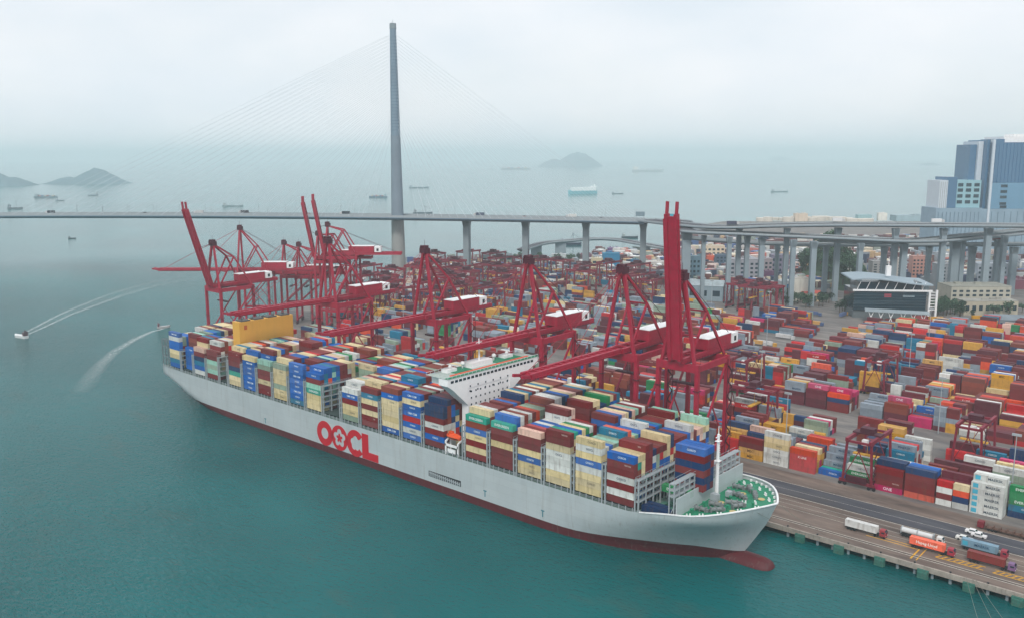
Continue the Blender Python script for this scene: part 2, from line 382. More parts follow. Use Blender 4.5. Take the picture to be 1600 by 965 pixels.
bz = lambda x: 3.5+2.4*sm(325,362,x)*(1-sm(372,388,x))
hz = lambda x: [bz(x)+(sheer(x)-bz(x))*k/UP for k in range(UP+1)]
hull = hull_part(hz, UP+1, 'hull', HULLG)
for p in hull.data.polygons: p.use_smooth = True
boot = hull_part(lambda x: [-4,-2.5,-1.2,0,bz(x)*.33,bz(x)*.67,bz(x)], 7, 'boot_top', BOOT)
for p in boot.data.polygons: p.use_smooth = True
# bulb
b = MB(); NS, NR = 14, 14
for i in range(NS+1):
    t = i/NS; x = 360+40.25*(1-(1-t)**2.2)
    r = 1.0 if x < 390 else max(0, 1-((x-390)/10.3)**4)**.3
    zc = -2.1+.1*t; 
    for k in range(NR):
        a = 2*PI*k/NR; b.v.append((x, CY+5.0*r*math.cos(a)*(.7+.3*sm(362,380,x)), zc+5.5*r*math.sin(a)*(.9+.1*sm(368,384,x))))
for i in range(NS):
    for k in range(NR):
        k2 = (k+1) % NR; b.f.append((i*NR+k, i*NR+k2, (i+1)*NR+k2, (i+1)*NR+k)); b.m.append(0); b.c.append(None)
b.f.append(tuple(NS*NR+k for k in range(NR))); b.m.append(0); b.c.append(None)
b.build('bulbous_bow', BOOT, ship, smooth=True)
# bulwark rim and decks
b = MB()
rim = [(x, sheer(x)) for x in (360,364,368,372,376,380,384,388,391,394,396.5,398.5,399.8,400.4)]
pts = {s: [Vector((x, CY+s*(hb(x, z-.05) if x < 400.3 else 0), z+.05)) for x, z in rim] for s in (-1,1)}
for s in (-1,1):
    for p, q in zip(pts[s], pts[s][1:]): b.beam(p, q, .7, .35)
b.build('bulwark_rail', WHITE, ship)
def deckstrip(x0, x1, zf, step, name, material, inset=.35):
    b = MB(); xs = [x0]
    while xs[-1] < x1-.01: xs.append(min(x1, xs[-1]+step))
    row = [(x, max(.05, hb(x, zf(x))-inset), zf(x)) for x in xs]
    for (xa, wa, za), (xb, wb, zb) in zip(row, row[1:]):
        b.quad([(xa,CY-wa,za),(xb,CY-wb,zb),(xb,CY+wb,zb),(xa,CY+wa,za)])
    return b.build(name, material, ship)
GDK = mat('deck_grey_green', (112, 138, 130), .7, var=.25, scale=.4, dirt=.4)
deckstrip(.2, 374, lambda x: DK-.15, 6, 'main_deck', GDK)
deckstrip(374, 398.6, lambda x: sheer(x)-1.5, 2, 'forecastle_deck', GREEN)
# logo letters standing a little proud of the hull side
def ring(cx, cz, ro, rin, a0=0, a1=360, n=48, fo=None, fi=None):
    b = MB(); cl = a1-a0 >= 359.9; ks = []
    for k in range(n+(0 if cl else 1)):
        a = R(a0+(a1-a0)*k/n); o = fo(a) if fo else ro; i = fi(a) if fi else rin
        ks.append(((cx+o*math.cos(a), cz+o*math.sin(a)), (cx+i*math.cos(a), cz+i*math.sin(a))))
    m = len(ks)
    for k in range(m if cl else m-1):
        (o1, i1), (o2, i2) = ks[k], ks[(k+1) % m]
        b.quad([(o1[0],-.12,o1[1]),(i1[0],-.12,i1[1]),(i2[0],-.12,i2[1]),(o2[0],-.12,o2[1])][::-1])
        b.quad([(o1[0],-.12,o1[1]),(o2[0],-.12,o2[1]),(o2[0],.0,o2[1]),(o1[0],.0,o1[1])][::-1])
        b.quad([(i1[0],-.12,i1[1]),(i1[0],.0,i1[1]),(i2[0],.0,i2[1]),(i2[0],-.12,i2[1])][::-1])
    return b
LX, LZ = 163.4, 9.9
ring(LX+6.6, LZ, 6.5, 2.9).build('hull_letter', LOGO, ship)
pet = lambda r, d, ph=PI/2: (lambda a: r+d*abs(math.cos(2.5*(a-ph))))
o2 = ring(LX+18.6, LZ, 6.5, 0, fi=pet(3.1, 1.7)); o2.build('hull_letter', LOGO, ship)
fl = MB(); n = 60; f = pet(1.1, 1.4)
fl.quad([(LX+18.6+f(2*PI*k/n)*math.cos(2*PI*k/n), -.12, LZ+f(2*PI*k/n)*math.sin(2*PI*k/n)) for k in range(n)]); fl.build('blossom_emblem', LOGO, ship)
def cin(a): return 3.0+.8*abs(math.cos(2.5*(a-PI/2)))
ring(LX+31.2, LZ, 6.8, 3.2, 38, 322, 44, fi=cin).build('hull_letter', LOGO, ship)
b = MB(); b.box(LX+36.4, LX+41.2, -.16, 0, LZ-6.2, LZ+6.4); b.box(LX+41.2, LX+48.4, -.16, 0, LZ-6.2, LZ-2.4)
b.build('hull_letter', LOGO, ship)
# draught / tug marks, gangway recess painted as a dark strip of shade
TEALM = mat('mark_teal', (64, 124, 138), .5)
for x, z in ((116,5.2),(210,5.2),(282,6.2),(314,6.0)):
    b = MB(); b.box(x-.9,x+.9,-.06,0,z+1.4,z+1.9); b.box(x-.25,x+.25,-.06,0,z-1,z+1.4); b.build('tug_mark', TEALM, ship)
b = MB(); b.box(247, 267.5, -.08, .0, 6.0, 8.6); b.build('ladder_recess_shade', DARK, ship)  # flat dark panel on the hull stands in for shade inside the recess
b = MB()
b.beam((247.6,-.3,7.9),(266.8,-.3,6.9),.25,.25)
for k in range(16): b.box(247.8+k*1.25, 248.4+k*1.25, -.34, -.08, 6.2, 8.4-.04*k)
b.build('side_ladder', GREYP, ship)
# hatch covers (dark pedestal under the stacks), rail and stanchions
bays_def = [  # x0, seaward column colours from the top, inner height range
 ('F1',344.9,'B R R W R W R'.split(),(7,8)), ('F2',330.1,'Y W Y B W Y Y Y'.split(),(7,8)), ('F3',315.2,'R R Y W W W Y Y'.split(),(7,8)),
 ('F4',300.3,'P R R Y B Y Y'.split(),(8,9)), ('F5',285.3,'T R R Y R R R'.split(),(8,9)), ('F6',270.4,'T N B Y R Y R'.split(),(7,9)),
 ('M1',244.5,'V V R W R B R'.split(),(7,8)), ('M2',229.6,'B Y B B S B W B'.split(),(8,9)), ('M3',214.7,'N B Y Y Y Y Y B'.split(),(8,9)),
 ('M4',199.7,'R C Y R Y R R'.split(),(8,8)), ('M5',184.8,'W B R Y Y E'.split(),(7,8)), ('M6',169.9,[],(7,8)),
 ('A1',155.0,'B R L T Y Y Y'.split(),(7,8)), ('A2',140.1,'B B B B B B B C'.split(),(7,8)), ('A3',125.2,'E Y Y Y E Y Y'.split(),(8,8)),
 ('A4',110.2,'L E R R Y R R'.split(),(7,9)), ('A5',95.3,'Y B B B B B B'.split(),(7,8)), ('A6',80.4,'R R R V T Y Y'.split(),(7,8)),
 ('S1',56.5,'R R L E L R'.split(),(7,9)), ('S2',41.8,'P R V C B W'.split(),(7,9)), ('S3',27.0,'V C V B V'.split(),(7,8)),
 ('S4',12.3,'B W B B Y Y C B'.split(),(7,8))]
TH, ZB, CL, CW, CH = 2.75, 20.5, 12.19, 2.42, 2.68
b = MB(); b.box(9, 357.5, 3.0, 53.0, DK-.1, ZB-.15); b.box(9, 357.5, 1.2, 54.8, ZB-.3, ZB-.12); b.build('hatch_cover', mat('hatch_dark', (58,74,72), .7, var=.3, dirt=.3), ship)
b = MB()
for y in (.35, 55.65):
    b.beam((2,y,DK+1.05),(360,y,DK+1.05),.12,.12); b.beam((2,y,DK+.55),(360,y,DK+.55),.08,.08)
    x = 3
    while x < 360: b.beam((x,y,DK-.1),(x,y,ZB-.15),.3,.3); x += 3.05
b.build('side_rail', GREYP, ship)
# lashing bridges
def lash(top, w=1.5, nt=5, y0=.3, y1=55.7):
    b = MB(); n = 11
    for s in (-w/2, w/2):
        for k in range(n+1):
            y = y0+(y1-y0)*k/n; b.box(s-.22, s+.22, y-.24, y+.24, DK-.1, top)
        z = ZB+TH
        while z <= top+.01:
            b.box(s-.12, s+.12, y0, y1, z-.35, z); z += TH
    z = ZB+TH
    while z <= top+.01:
        b.box(-w/2, w/2, y0+.1, y1-.1, z-.42, z-.30); z += TH
    for s in (-w/2, w/2):
        b.beam((s, y0, top+1.0), (s, y1, top+1.0), .1, .1)
        for k in range(2*n+1):
            y = y0+(y1-y0)*k/(2*n); b.beam((s,y,top),(s,y,top+1),.09,.09)
    return b
LM = lash(ZB+5*TH).mesh('lashing_bridge', GREYP); LM2 = lash(ZB+4*TH).mesh('lashing_bridge', GREYP)
for x in (343.65,328.75,313.8,298.9,283.9,269.2,243.1,228.2,213.25,198.3,183.4,168.6,153.6,138.7,123.8,108.8,93.9,79.3,69.6,55.2,40.4,25.8):
    link('lashing_bridge', LM if x > 60 else LM2, ship, (x,0,0))
link('lashing_bridge', LM2, ship, (358.6,0,0))
b = MB()
for x in (1.0, 4.5, 8.0):
    for k in range(12):
        y = 1.5+53*k/11; b.box(x-.2,x+.2,y-.22,y+.22,DK-.1,36)
    for z in (22.5,25.5,28.5,31.5,34.5,36): b.box(x-.15,x+.15,1.4,54.6,z-.3,z)
for k in (0,1,2,4,6,8,10,11):
    y = 1.5+53*k/11
    for z in (25.5,31.5,36): b.beam((1,y,z-.2),(8,y,z-.2),.2,.25)
b.build('stern_lashing_frame', mat('weathered_grey', (112,120,124), .7, var=.2, dirt=.3), ship)
# accommodation block and bridge
b = MB(); b.box(257.9, 261.8, 11, 38.5, DK-.1, 47.6); b.box(247.5, 257.9, 17, 39, DK-.1+23, 47.6) ; acc = b.build('accommodation_block', BRWHITE, ship)
b = MB()
prof = [(-1.6,53.6),(59.0,53.6),(59.0,50.2),(52,48.4),(38.5,40.2),(38.5,44),(11,44),(11,38.8),(1.0,48.6),(-1.6,50.4)]
def yzprism(b, pf, x0, x1):
    i = len(b.v); n = len(pf)
    for x in (x0, x1): b.v += [(x, p[0], p[1]) for p in pf]
    b.f.append(tuple(i+n+k for k in range(n))); b.f.append(tuple(i+k for k in reversed(range(n)))); b.m += [0,0]; b.c += [None,None]
    for k in range(n):
        k2 = (k+1) % n; b.f.append((i+k, i+k2, i+n+k2, i+n+k)); b.m.append(0); b.c.append(None)
yzprism(b, [(-1.6,53.6),(-1.6,50.4),(1.0,48.6),(11,39.5),(11,47.4),(38.5,47.4),(38.5,40.2),(52,48.2),(59.0,50.4),(59.0,53.6)], 256.2, 262.0)
b.build('navigation_bridge', BRWHITE, ship)
b = MB(); b.box(248.5, 256.2, 1.5, 55.5, 49.6, 53.4); b.build('bridge_rear_deckhouse', WHITE, ship)
wm = MB().box(-.03,.08,-.9,.9,-.55,.55).mesh('window', DGLASS)
for k in range(22): link('window', wm, ship, (262.0, 1.0+2.55*k, 52.1))
wm2 = MB().box(-.03,.06,-.35,.35,-.4,.4).mesh('porthole', DGLASS)
for r_, z in enumerate((45.6,42.6,39.6,36.6,33.6)):
    for k in range(9): link('porthole', wm2, ship, (261.84, 13+3*k, z))
for z in (45.9,48.2):
    for k in range(6): link('porthole', wm2, ship, (262.03 if z > 47.4 else 261.84, 12.2+5*k, z))
b = MB(); b.box(248.3, 262.2, -1.8, 59.2, 53.6, 53.75); b.build('bridge_roof', mat('roof_pale', (176,190,184), .6, var=.2, scale=.4, dirt=.3), ship)
b = MB(); b.box(260.2, 262.1, -1.7, 59.1, 53.75, 53.95); b.box(249,257,8,19,53.75,53.9); b.box(249,257,35,53,53.75,53.9); b.build('roof_green_deck', GREEN, ship)
b = MB(); b.box(258.4, 259.6, 3, 55, 53.75, 54.2); b.build('roof_orange_strip', ORANGE, ship)
b = MB()
for x in (248.4, 262.1):
    b.beam((x,-1.7,54.75),(x,59.1,54.75),.14,.14)
    for k in range(25): b.beam((x,-1.7+k*2.533,53.7),(x,-1.7+k*2.533,54.75),.1,.1)
b.build('roof_railing', WHITE, ship)
b = MB(); b.box(249.5,255.5,20,34,53.75,56.0); b.box(250,254,6,12,53.75,55.2); b.box(250,254,44,50,53.75,55.2); b.build('roof_deckhouse', WHITE, ship)
b = MB(); b.cyl((252.5,28,56),(252.5,28,66),.5,.25,8); b.beam((252.5,24.5,62),(252.5,31.5,62),.3,.3); b.beam((252.5,26,64.2),(252.5,30,64.2),.25,.35)
b.build('radar_mast', WHITE, ship)
for y, r_ in ((17,1.1),(38,1.1),(9,.8),(47,.8)):
    s = MB(); n = 10
    for i in range(6):
        a = PI*i/5
        for k in range(n): s.v.append((252.5+r_*math.sin(a)*math.cos(2*PI*k/n), y+r_*math.sin(a)*math.sin(2*PI*k/n), 56.2+r_*math.cos(a)))
    for i in range(5):
        for k in range(n):
            k2 = (k+1) % n; s.f.append((i*n+k, (i+1)*n+k, (i+1)*n+k2, i*n+k2)); s.m.append(0); s.c.append(None)
    s.cyl((252.5,y,53.7),(252.5,y,55.5),.3); s.build('satellite_dome', WHITE, ship, smooth=True)
# yellow funnel casing
b = MB(); b.box(70.6, 77.9, 10.2, 46.8, DK-.1, 54.3); fun = b.build('funnel_casing', YELLOW, ship)
b = MB(); b.box(77.9, 78.0, 13.2, 15.2, 49.6, 52.2); b.build('casing_emblem', mat('emblem_brown',(196,96,40),.6), fun)
for k in range(4): MB().box(71.4, 77.2, 12+9*k, 18+9*k, 54.3, 55.0).build('casing_vent', mat('soot_grey', (78,78,80), .7), fun)
for k in range(5): MB().cyl((74.3, 14+7*k, 54.3),(74.3, 14+7*k, 55.8), .7, n=8).build('exhaust_pipe', mat('soot_grey', (78,78,80), .7), fun)
# lifeboats in their white frames, ahead of the accommodation
for y, rot in ((2.4, 1), (53.6, -1)):
    b = MB()
    for i in range(9):
        t = i/8; x = 257.2+8.2*t; w = 1.55*math.sin(PI*min(1, max(.0, .08+.84*t)))**.5
        for k in range(8):
            a = 2*PI*k/8; b.v.append((x, y+w*math.cos(a), 27.0+w*1.05*math.sin(a)))
    for i in range(8):
        for k in range(8):
            k2 = (k+1) % 8; b.f.append((i*8+k, i*8+k2, (i+1)*8+k2, (i+1)*8+k)); b.m.append(0); b.c.append(None)
    b.f.append(tuple(range(7,-1,-1))); b.m.append(0); b.c.append(None); b.f.append(tuple(64+k for k in range(8))); b.m.append(0); b.c.append(None)
    b.box(258.6,260.6,y-.8,y+.8,28.3,29.1)
    lb = b.build('lifeboat', ORANGE, ship)
    MB().box(258.55,258.75,y-1.0,y+1.0,27.2,28.0).box(257.4,265,y-1.62,y-1.5,26.5,26.75).build('lifeboat_trim', DARK, lb)
    b = MB()
    for x in (257.6, 265.2):
        b.box(x-.35,x+.35,y-1.9,y-1.2,DK,24.8); b.box(x-.35,x+.35,y+1.2,y+1.9,DK,26); b.beam((x,y-1.6,24.6),(x,y+1.6,26.4),.6,.6)
    b.box(257.3,265.5,y-1.9,y-1.3,22.6,23.6); b.box(258.8,263.6,y-1.8,y-1.5,19.8,21.6)
    b.build('lifeboat_davit', WHITE, ship)
# front lashing bridge / breakwater / foremast
b = MB(); b.box(373.6, 374.1, 2.8, 53.2, DK, 27.6)
for k in range(15): y = 4+3.5*k; b.beam((373.6,y,27.4),(370.8,y,20.5),.25,.25)
b.build('breakwater', HULLG, ship)
b = MB()
for k in range(15):
    y = 3.2+49.6*k/14
    for x in (370.6, 372.6): b.box(x-.2,x+.2,y-.22,y+.22,DK,32.6)
for z in (27.9,30.2,32.6):
    b.box(370.5,372.7,3.0,53.0,z-.35,z)
for x in (370.6,372.6): b.beam((x,3,33.6),(x,53,33.6),.1,.1)
b.build('forward_lashing_frame', GREYP, ship)
b = MB(); b.cyl((376.4,27.5,22),(376.4,27.5,46.4),.8,.5,12); b.cyl((376.4,27.5,46.4),(376.4,27.5,49.5),.15,n=6)
b.box(375.3,377.5,26.4,28.6,35.8,36.1); b.box(375.5,377.3,26.3,28.7,43.6,43.8)
b.beam((376.4,25.6,45.4),(376.4,29.4,45.4),.3,.3)
for k in range(24): b.box(377.0,377.15,27.2,27.8,23+k*.9,23.1+k*.9)
b.build('foremast', WHITE, ship)
# winches, bitts, hatches and fairleads on the forecastle
wi = MB(); wi.cyl((-1.9,0,1.1),(1.9,0,1.1),.75,n=10); wi.box(-2.3,-1.9,-.8,.8,0,2); wi.box(1.9,2.3,-.8,.8,0,2); wi.box(-.2,.1,-.9,.9,0,2); wi.box(2.3,3.3,-.5,.5,.3,1.5)
wi = wi.mesh('winch', mat('winch_grey', (122,128,130), .5, var=.2, dirt=.4, rust=True))
for x, y, a in ((380,20,.2),(380,34,-.2),(384.5,24,.5),(384.5,32,-.5),(378,13,0),(378,42,0),(388.5,21,1.0),(388.5,35,-1.0),(383.5,14.5,.8),(383.5,41,-.8)):
    link('winch', wi, ship, (x, y, sheer(x)-1.5), rz=a)
bi = MB(); bi.cyl((-.6,0,0),(-.6,0,1),.3,n=8); bi.cyl((.6,0,0),(.6,0,1),.3,n=8); bi.box(-1,1,-.4,.4,0,.12); bi = bi.mesh('bitts', WHITE)
for x, y in ((381,8),(386,12),(391,17.5),(395,23),(395,33),(391,38.5),(386,44),(381,47),(377,6),(377,49),(388,27),(392,28)):
    link('bitts', bi, ship, (x, y, sheer(x)-1.5), rz=.8 if y < 28 else -.8)
ve = MB(); ve.cyl((0,0,0),(0,0,1.5),.35,n=8); ve.cyl((0,0,1.5),(0,0,1.9),.65,n=8); ve = ve.mesh('deck_vent', GREEN)
for x, y in ((376.5,9),(376.5,18),(376.5,37),(376.5,46),(382,28),(386,18),(386,38),(393,24)): link('deck_vent', ve, ship, (x, y, sheer(x)-1.5))
ho = MB(); ho.cyl((0,0,.15),(0,0,.3),1.3,n=12); ho = ho.mesh('rope_coil', mat('rope_tan',(188,170,120),.9))
for x, y in ((392,33),(389,16.5),(380,24.5),(382.5,37)): link('rope_coil', ho, ship, (x, y, sheer(x)-1.5))
wl = MB(); wl.beam((-.2,-3,0),(.2,3,0),.12,.12); wl.beam((0,-3,.15),(.4,3,.1),.1,.1)
fl_ = MB().box(-.35,.35,-.35,.35,0,.8).mesh('fairlead', WHITE)
for s in (-1,1):
    for x in (378,381,384,387,390,393,395.5,397.6):
        z = sheer(x)-1.5; link('fairlead', fl_, ship, (x, CY+s*(hb(x,z)-.9), z))
b = MB(); b.box(376.5,379.5,22.5,24.6,22,24.6); b.box(379,381,29.5,31.5,22,24); b.build('deck_locker', GREYP, ship)
# clutter ahead of the first stacks
b = MB()
for x, y, w, d, h in ((361,6,3,2,2.4),(365,4.5,2,2,1.8),(368.5,6.5,2.4,2,2.8),(362,11,2,3,1.6),(366,10,2,2,3.2),(369.5,12,1.2,2,2.2)): b.box(x,x+w,y,y+d,DK-.1,DK+h)
b.build('deck_machinery', mat('machinery_green',(70,120,104),.6,var=.3,dirt=.3), ship)

# ------------------------------------------------------------------ containers
CC = {'B':(0,92,172),'C':(10,116,150),'V':(18,52,96),'R':(118,36,38),'S':(190,32,38),'N':(128,58,44),'Y':(212,194,150),'W':(206,208,204),
      'E':(138,156,138),'L':(150,196,178),'T':(26,158,136),'P':(214,178,162),'G':(34,132,78),'O':(212,72,34),'K':(206,154,58),'M':(186,26,92),'A':(134,146,158),'D':(96,32,46)}
CN = {'B':'blue','C':'teal','V':'navy','R':'maroon','S':'red','N':'rusty','Y':'beige','W':'white','E':'sage','L':'mint','T':'turquoise','P':'pink','G':'green','O':'orange','K':'mustard','M':'magenta','A':'slate','D':'crimson'}
CCL = {k: lin(v) for k, v in CC.items()}
def container_mesh(Lc, H=CH):
    b = MB(); w = CW/2; fr = .16
    for x in (-Lc/2, Lc/2-fr):                       # corner posts
        for y in (-w, w-fr): b.box(x, x+fr, y, y+fr, 0, H)
    for y in (-w, w-.12):
        b.box(-Lc/2+fr, Lc/2-fr, y, y+.12, 0, .16); b.box(-Lc/2+fr, Lc/2-fr, y, y+.12, H-.12, H)
    n = int(Lc/.56)                                  # corrugated side walls
    for s in (-1, 1):
        x = -Lc/2+fr; dx = (Lc-2*fr)/n; o, i = s*(w-.02), s*(w-.10); pl = []
        for k in range(n): pl += [(x+k*dx, i), (x+(k+.25)*dx, o), (x+(k+.5)*dx, o), (x+(k+.75)*dx, i)]
        pl.append((Lc/2-fr, i))
        for (xa, ya_), (xb, yb) in zip(pl, pl[1:]):
            q = [(xa,ya_,.16),(xb,yb,.16),(xb,yb,H-.12),(xa,ya_,H-.12)]; b.quad(q if s < 0 else q[::-1])
    b.box(-Lc/2+.03, Lc/2-.03, -w+.11, w-.11, .05, H-.05)      # roof, floor and end panels
    for k in range(4):                                          # locking bars on the door end, ribs on roof
        y = -w+.35+k*.58; b.box(Lc/2-.03, Lc/2+.03, y-.03, y+.03, .2, H-.2)
    for y in (-.03,): b.box(Lc/2-.03, Lc/2+.0, y, y+.06, .1, H-.1)
    for k in range(int(Lc/1.5)): b.box(-Lc/2+.6+k*1.5, -Lc/2+.9+k*1.5, -w+.2, w-.2, H-.05, H-.01)
    return b.mesh('container_body', PAINT)
C40 = container_mesh(CL); C20 = container_mesh(6.06)
def lettering(parent, s, size, x, z, col, y=-CW/2-.02):
    o = link('lettering', text_mesh(s, size), parent, (x, y, z), color=lin(col)); o.rotation_euler = (PI/2, 0, 0); return o
def logo_for(o, c, rnd, H=CH):
    r = rnd.random()
    if c in 'BC': lettering(o, 'COSCO' if r < .8 else 'CMA CGM', 1.05 if r < .8 else 1.3, .6, H*.52, (224,232,238))
    elif c == 'W' and r < .8: lettering(o, 'COSCO' if r < .5 else 'OOCL', 1.2, .5, H*.5, (70,84,104))
    elif c == 'Y' and r < .45: lettering(o, 'OOCL' if r < .3 else 'COSCO', 1.1, 1.5, H*.55, (120,110,96))
    elif c == 'R' and r < .25: lettering(o, 'TEX' if r < .12 else 'TRITON', .8, 3.2, H*.6, (200,180,172))
    elif c in 'GT' and r < .9: lettering(o, 'EVERGREEN', 1.5, 0, H*.5, (226,236,228))
    elif c == 'K': lettering(o, 'MSC', 1.7, 0, H*.5, (70,50,30))
    elif c == 'M': lettering(o, 'ONE', 1.8, 0, H*.5, (240,226,234))
    elif c == 'A' and r < .7: lettering(o, 'MAERSK', 1.5, 1.2, H*.5, (40,70,100))
    elif c == 'S' and r < .5: lettering(o, 'K LINE', 1.4, 0, H*.5, (236,226,222))
rnd = random.Random(11)
pal_ship = 'R'*26+'N'*7+'S'*5+'Y'*20+'W'*12+'B'*13+'C'*6+'V'*6+'G'*2+'T'*3+'L'*3+'P'*5+'O'*2+'E'*3
NR_ = 22; RP = 55.2/NR_
allc = []     # (bay index, row, tier from bottom, top tier, colour, x, y, z)
hts = {}
for bi_, (nm, x0, cols, (h0, h1)) in enumerate(bays_def):
    H = []; h = len(cols) if cols else 7; run = 0
    for r_ in range(NR_):
        if r_ == 0: H.append(len(cols)); continue
        if run <= 0: run = rnd.choice((1,2,3,4,5)); h = rnd.randint(h0, h1)
        run -= 1; H.append(h)
    if nm == 'F1': H[0] = 7; H[1:5] = [7,7,8,8]
    if nm == 'F5': H[1] = 8; H[2:6] = [8,8,8,8]
    if nm in ('F4','F3'): H[1:7] = [H[0]]*3+[H[0]]*3
    if nm == 'F3': H[7:12] = [5,5,5,5,5]; H[12:] = [8]*(NR_-12)
    if nm == 'F4': H[9:13] = [6,6,6,6]
    if nm == 'M6': H[:9] = [0]*9
    if nm == 'S3': H[:2] = [0, 5]
    if nm == 'M1': H[17:] = [7]*(NR_-17)
    hts[bi_] = H
    for r_ in range(NR_):
        base = rnd.choice(pal_ship)
        for t in range(H[r_]):
            if r_ == 0: c = cols[len(cols)-1-t]
            else:
                if rnd.random() < .72: base = rnd.choice(pal_ship)
                c = base
            if nm == 'M1' and t == H[r_]-1 and r_ in (0,1,2,3): c = 'VVDD'[r_]
            if nm in ('F3',) and r_ == 12: c = {7:'R',6:'B',5:'V',4:'R'}.get(t, c)
            allc.append((bi_, r_, t, H[r_], c, x0+CL/2, .4+RP*(r_+.5), ZB+t*TH))
# block ahead of the first full bay: five tiers, three rows, carried higher up
F0 = (365.0+CL/2, ZB+6.0)
for r_ in range(3):
    for t in range(6 if r_ < 2 else 6):
        c = ['R','V','R','V','R','B'][t] if r_ == 0 else ('B' if t == 5 else rnd.choice('VDVR'))
        allc.append((-1, 7+r_, t, 6, c, F0[0]-1.2, .4+RP*(7+r_+.5), ZB+8.4-2.9+t*TH))
for c, x, y in (('G', 366.5, 13.2), ('V', 363.5, 4.2), ('V', 363.5, 7.2)):
    allc.append((-2, int(y), 0, 1, c, x+1.5, y, DK+ (6.2 if c == 'G' else .1)))
def exposed(c):
    bi_, r_, t, Ht, *_ = c
    if bi_ < 0: return 2.0
    H = hts[bi_]; e = 0
    if t == Ht-1: e += .55
    if r_ == 0 or (r_ > 0 and t >= H[r_-1]): e += 1.0
    return e
def dist(c): return (Vector((c[5], c[6], c[7]))-Vector(CP)).length
ranked = sorted(allc, key=lambda c: -exposed(c)/dist(c)**2 if exposed(c) else 0)
single = set(map(id, [c for c in ranked[:300] if exposed(c) > 0]))
mass = MB(); NB = len(bays_def)
for c in allc:
    bi_, r_, t, Ht, k, x, y, z = c
    if id(c) in single:
        o = link('deck_container', C40, loc=(x, y, z), color=CCL[k], cat='container', group='containers stacked on the ship')
        if bi_ == -1:
            lab = f"{CN[k]} container, {ORD[Ht-1-t]} from the top, row {ORD[r_-7]} in, of the small stack behind the foremast"
        elif bi_ == -2:
            lab = {13:'green container lying low behind the forward lashing frame',4:'navy container lying on the open foredeck, nearer the sea side',7:'navy container lying on the open foredeck, one row further in'}[r_]
        elif r_ == 0: lab = f"{CN[k]} container, {ORD[Ht-1-t]} from the top, seaward face of the {ORD[bi_]} bay from bow"
        elif t == Ht-1: lab = f"{CN[k]} container on top, {ORD[r_]} row from the sea, {ORD[bi_]} ship bay from bow"
        else: lab = f"{CN[k]} container {ORD[Ht-1-t]} from top, {ORD[r_]} row from the sea, {ORD[bi_]} ship bay from bow"
        o['label'] = lab
        if r_ == 0 or (t >= hts.get(bi_, [0]*30)[r_-1] and rnd.random() < .8) or bi_ < 0: logo_for(o, k, rnd)
    else:
        fv = rnd.uniform(.8,1.2); mass.box(x-CL/2, x+CL/2, y-CW/2, y+CW/2, z, z+CH, c=tuple(min(.9,q*fv) for q in CCL[k][:3])+(1,))
mass.build('deck_container_mass', PAINTF, label='hundreds of mixed containers filling the ship bays further aft and inboard', cat='container', group='containers stacked on the ship', kind='stuff')

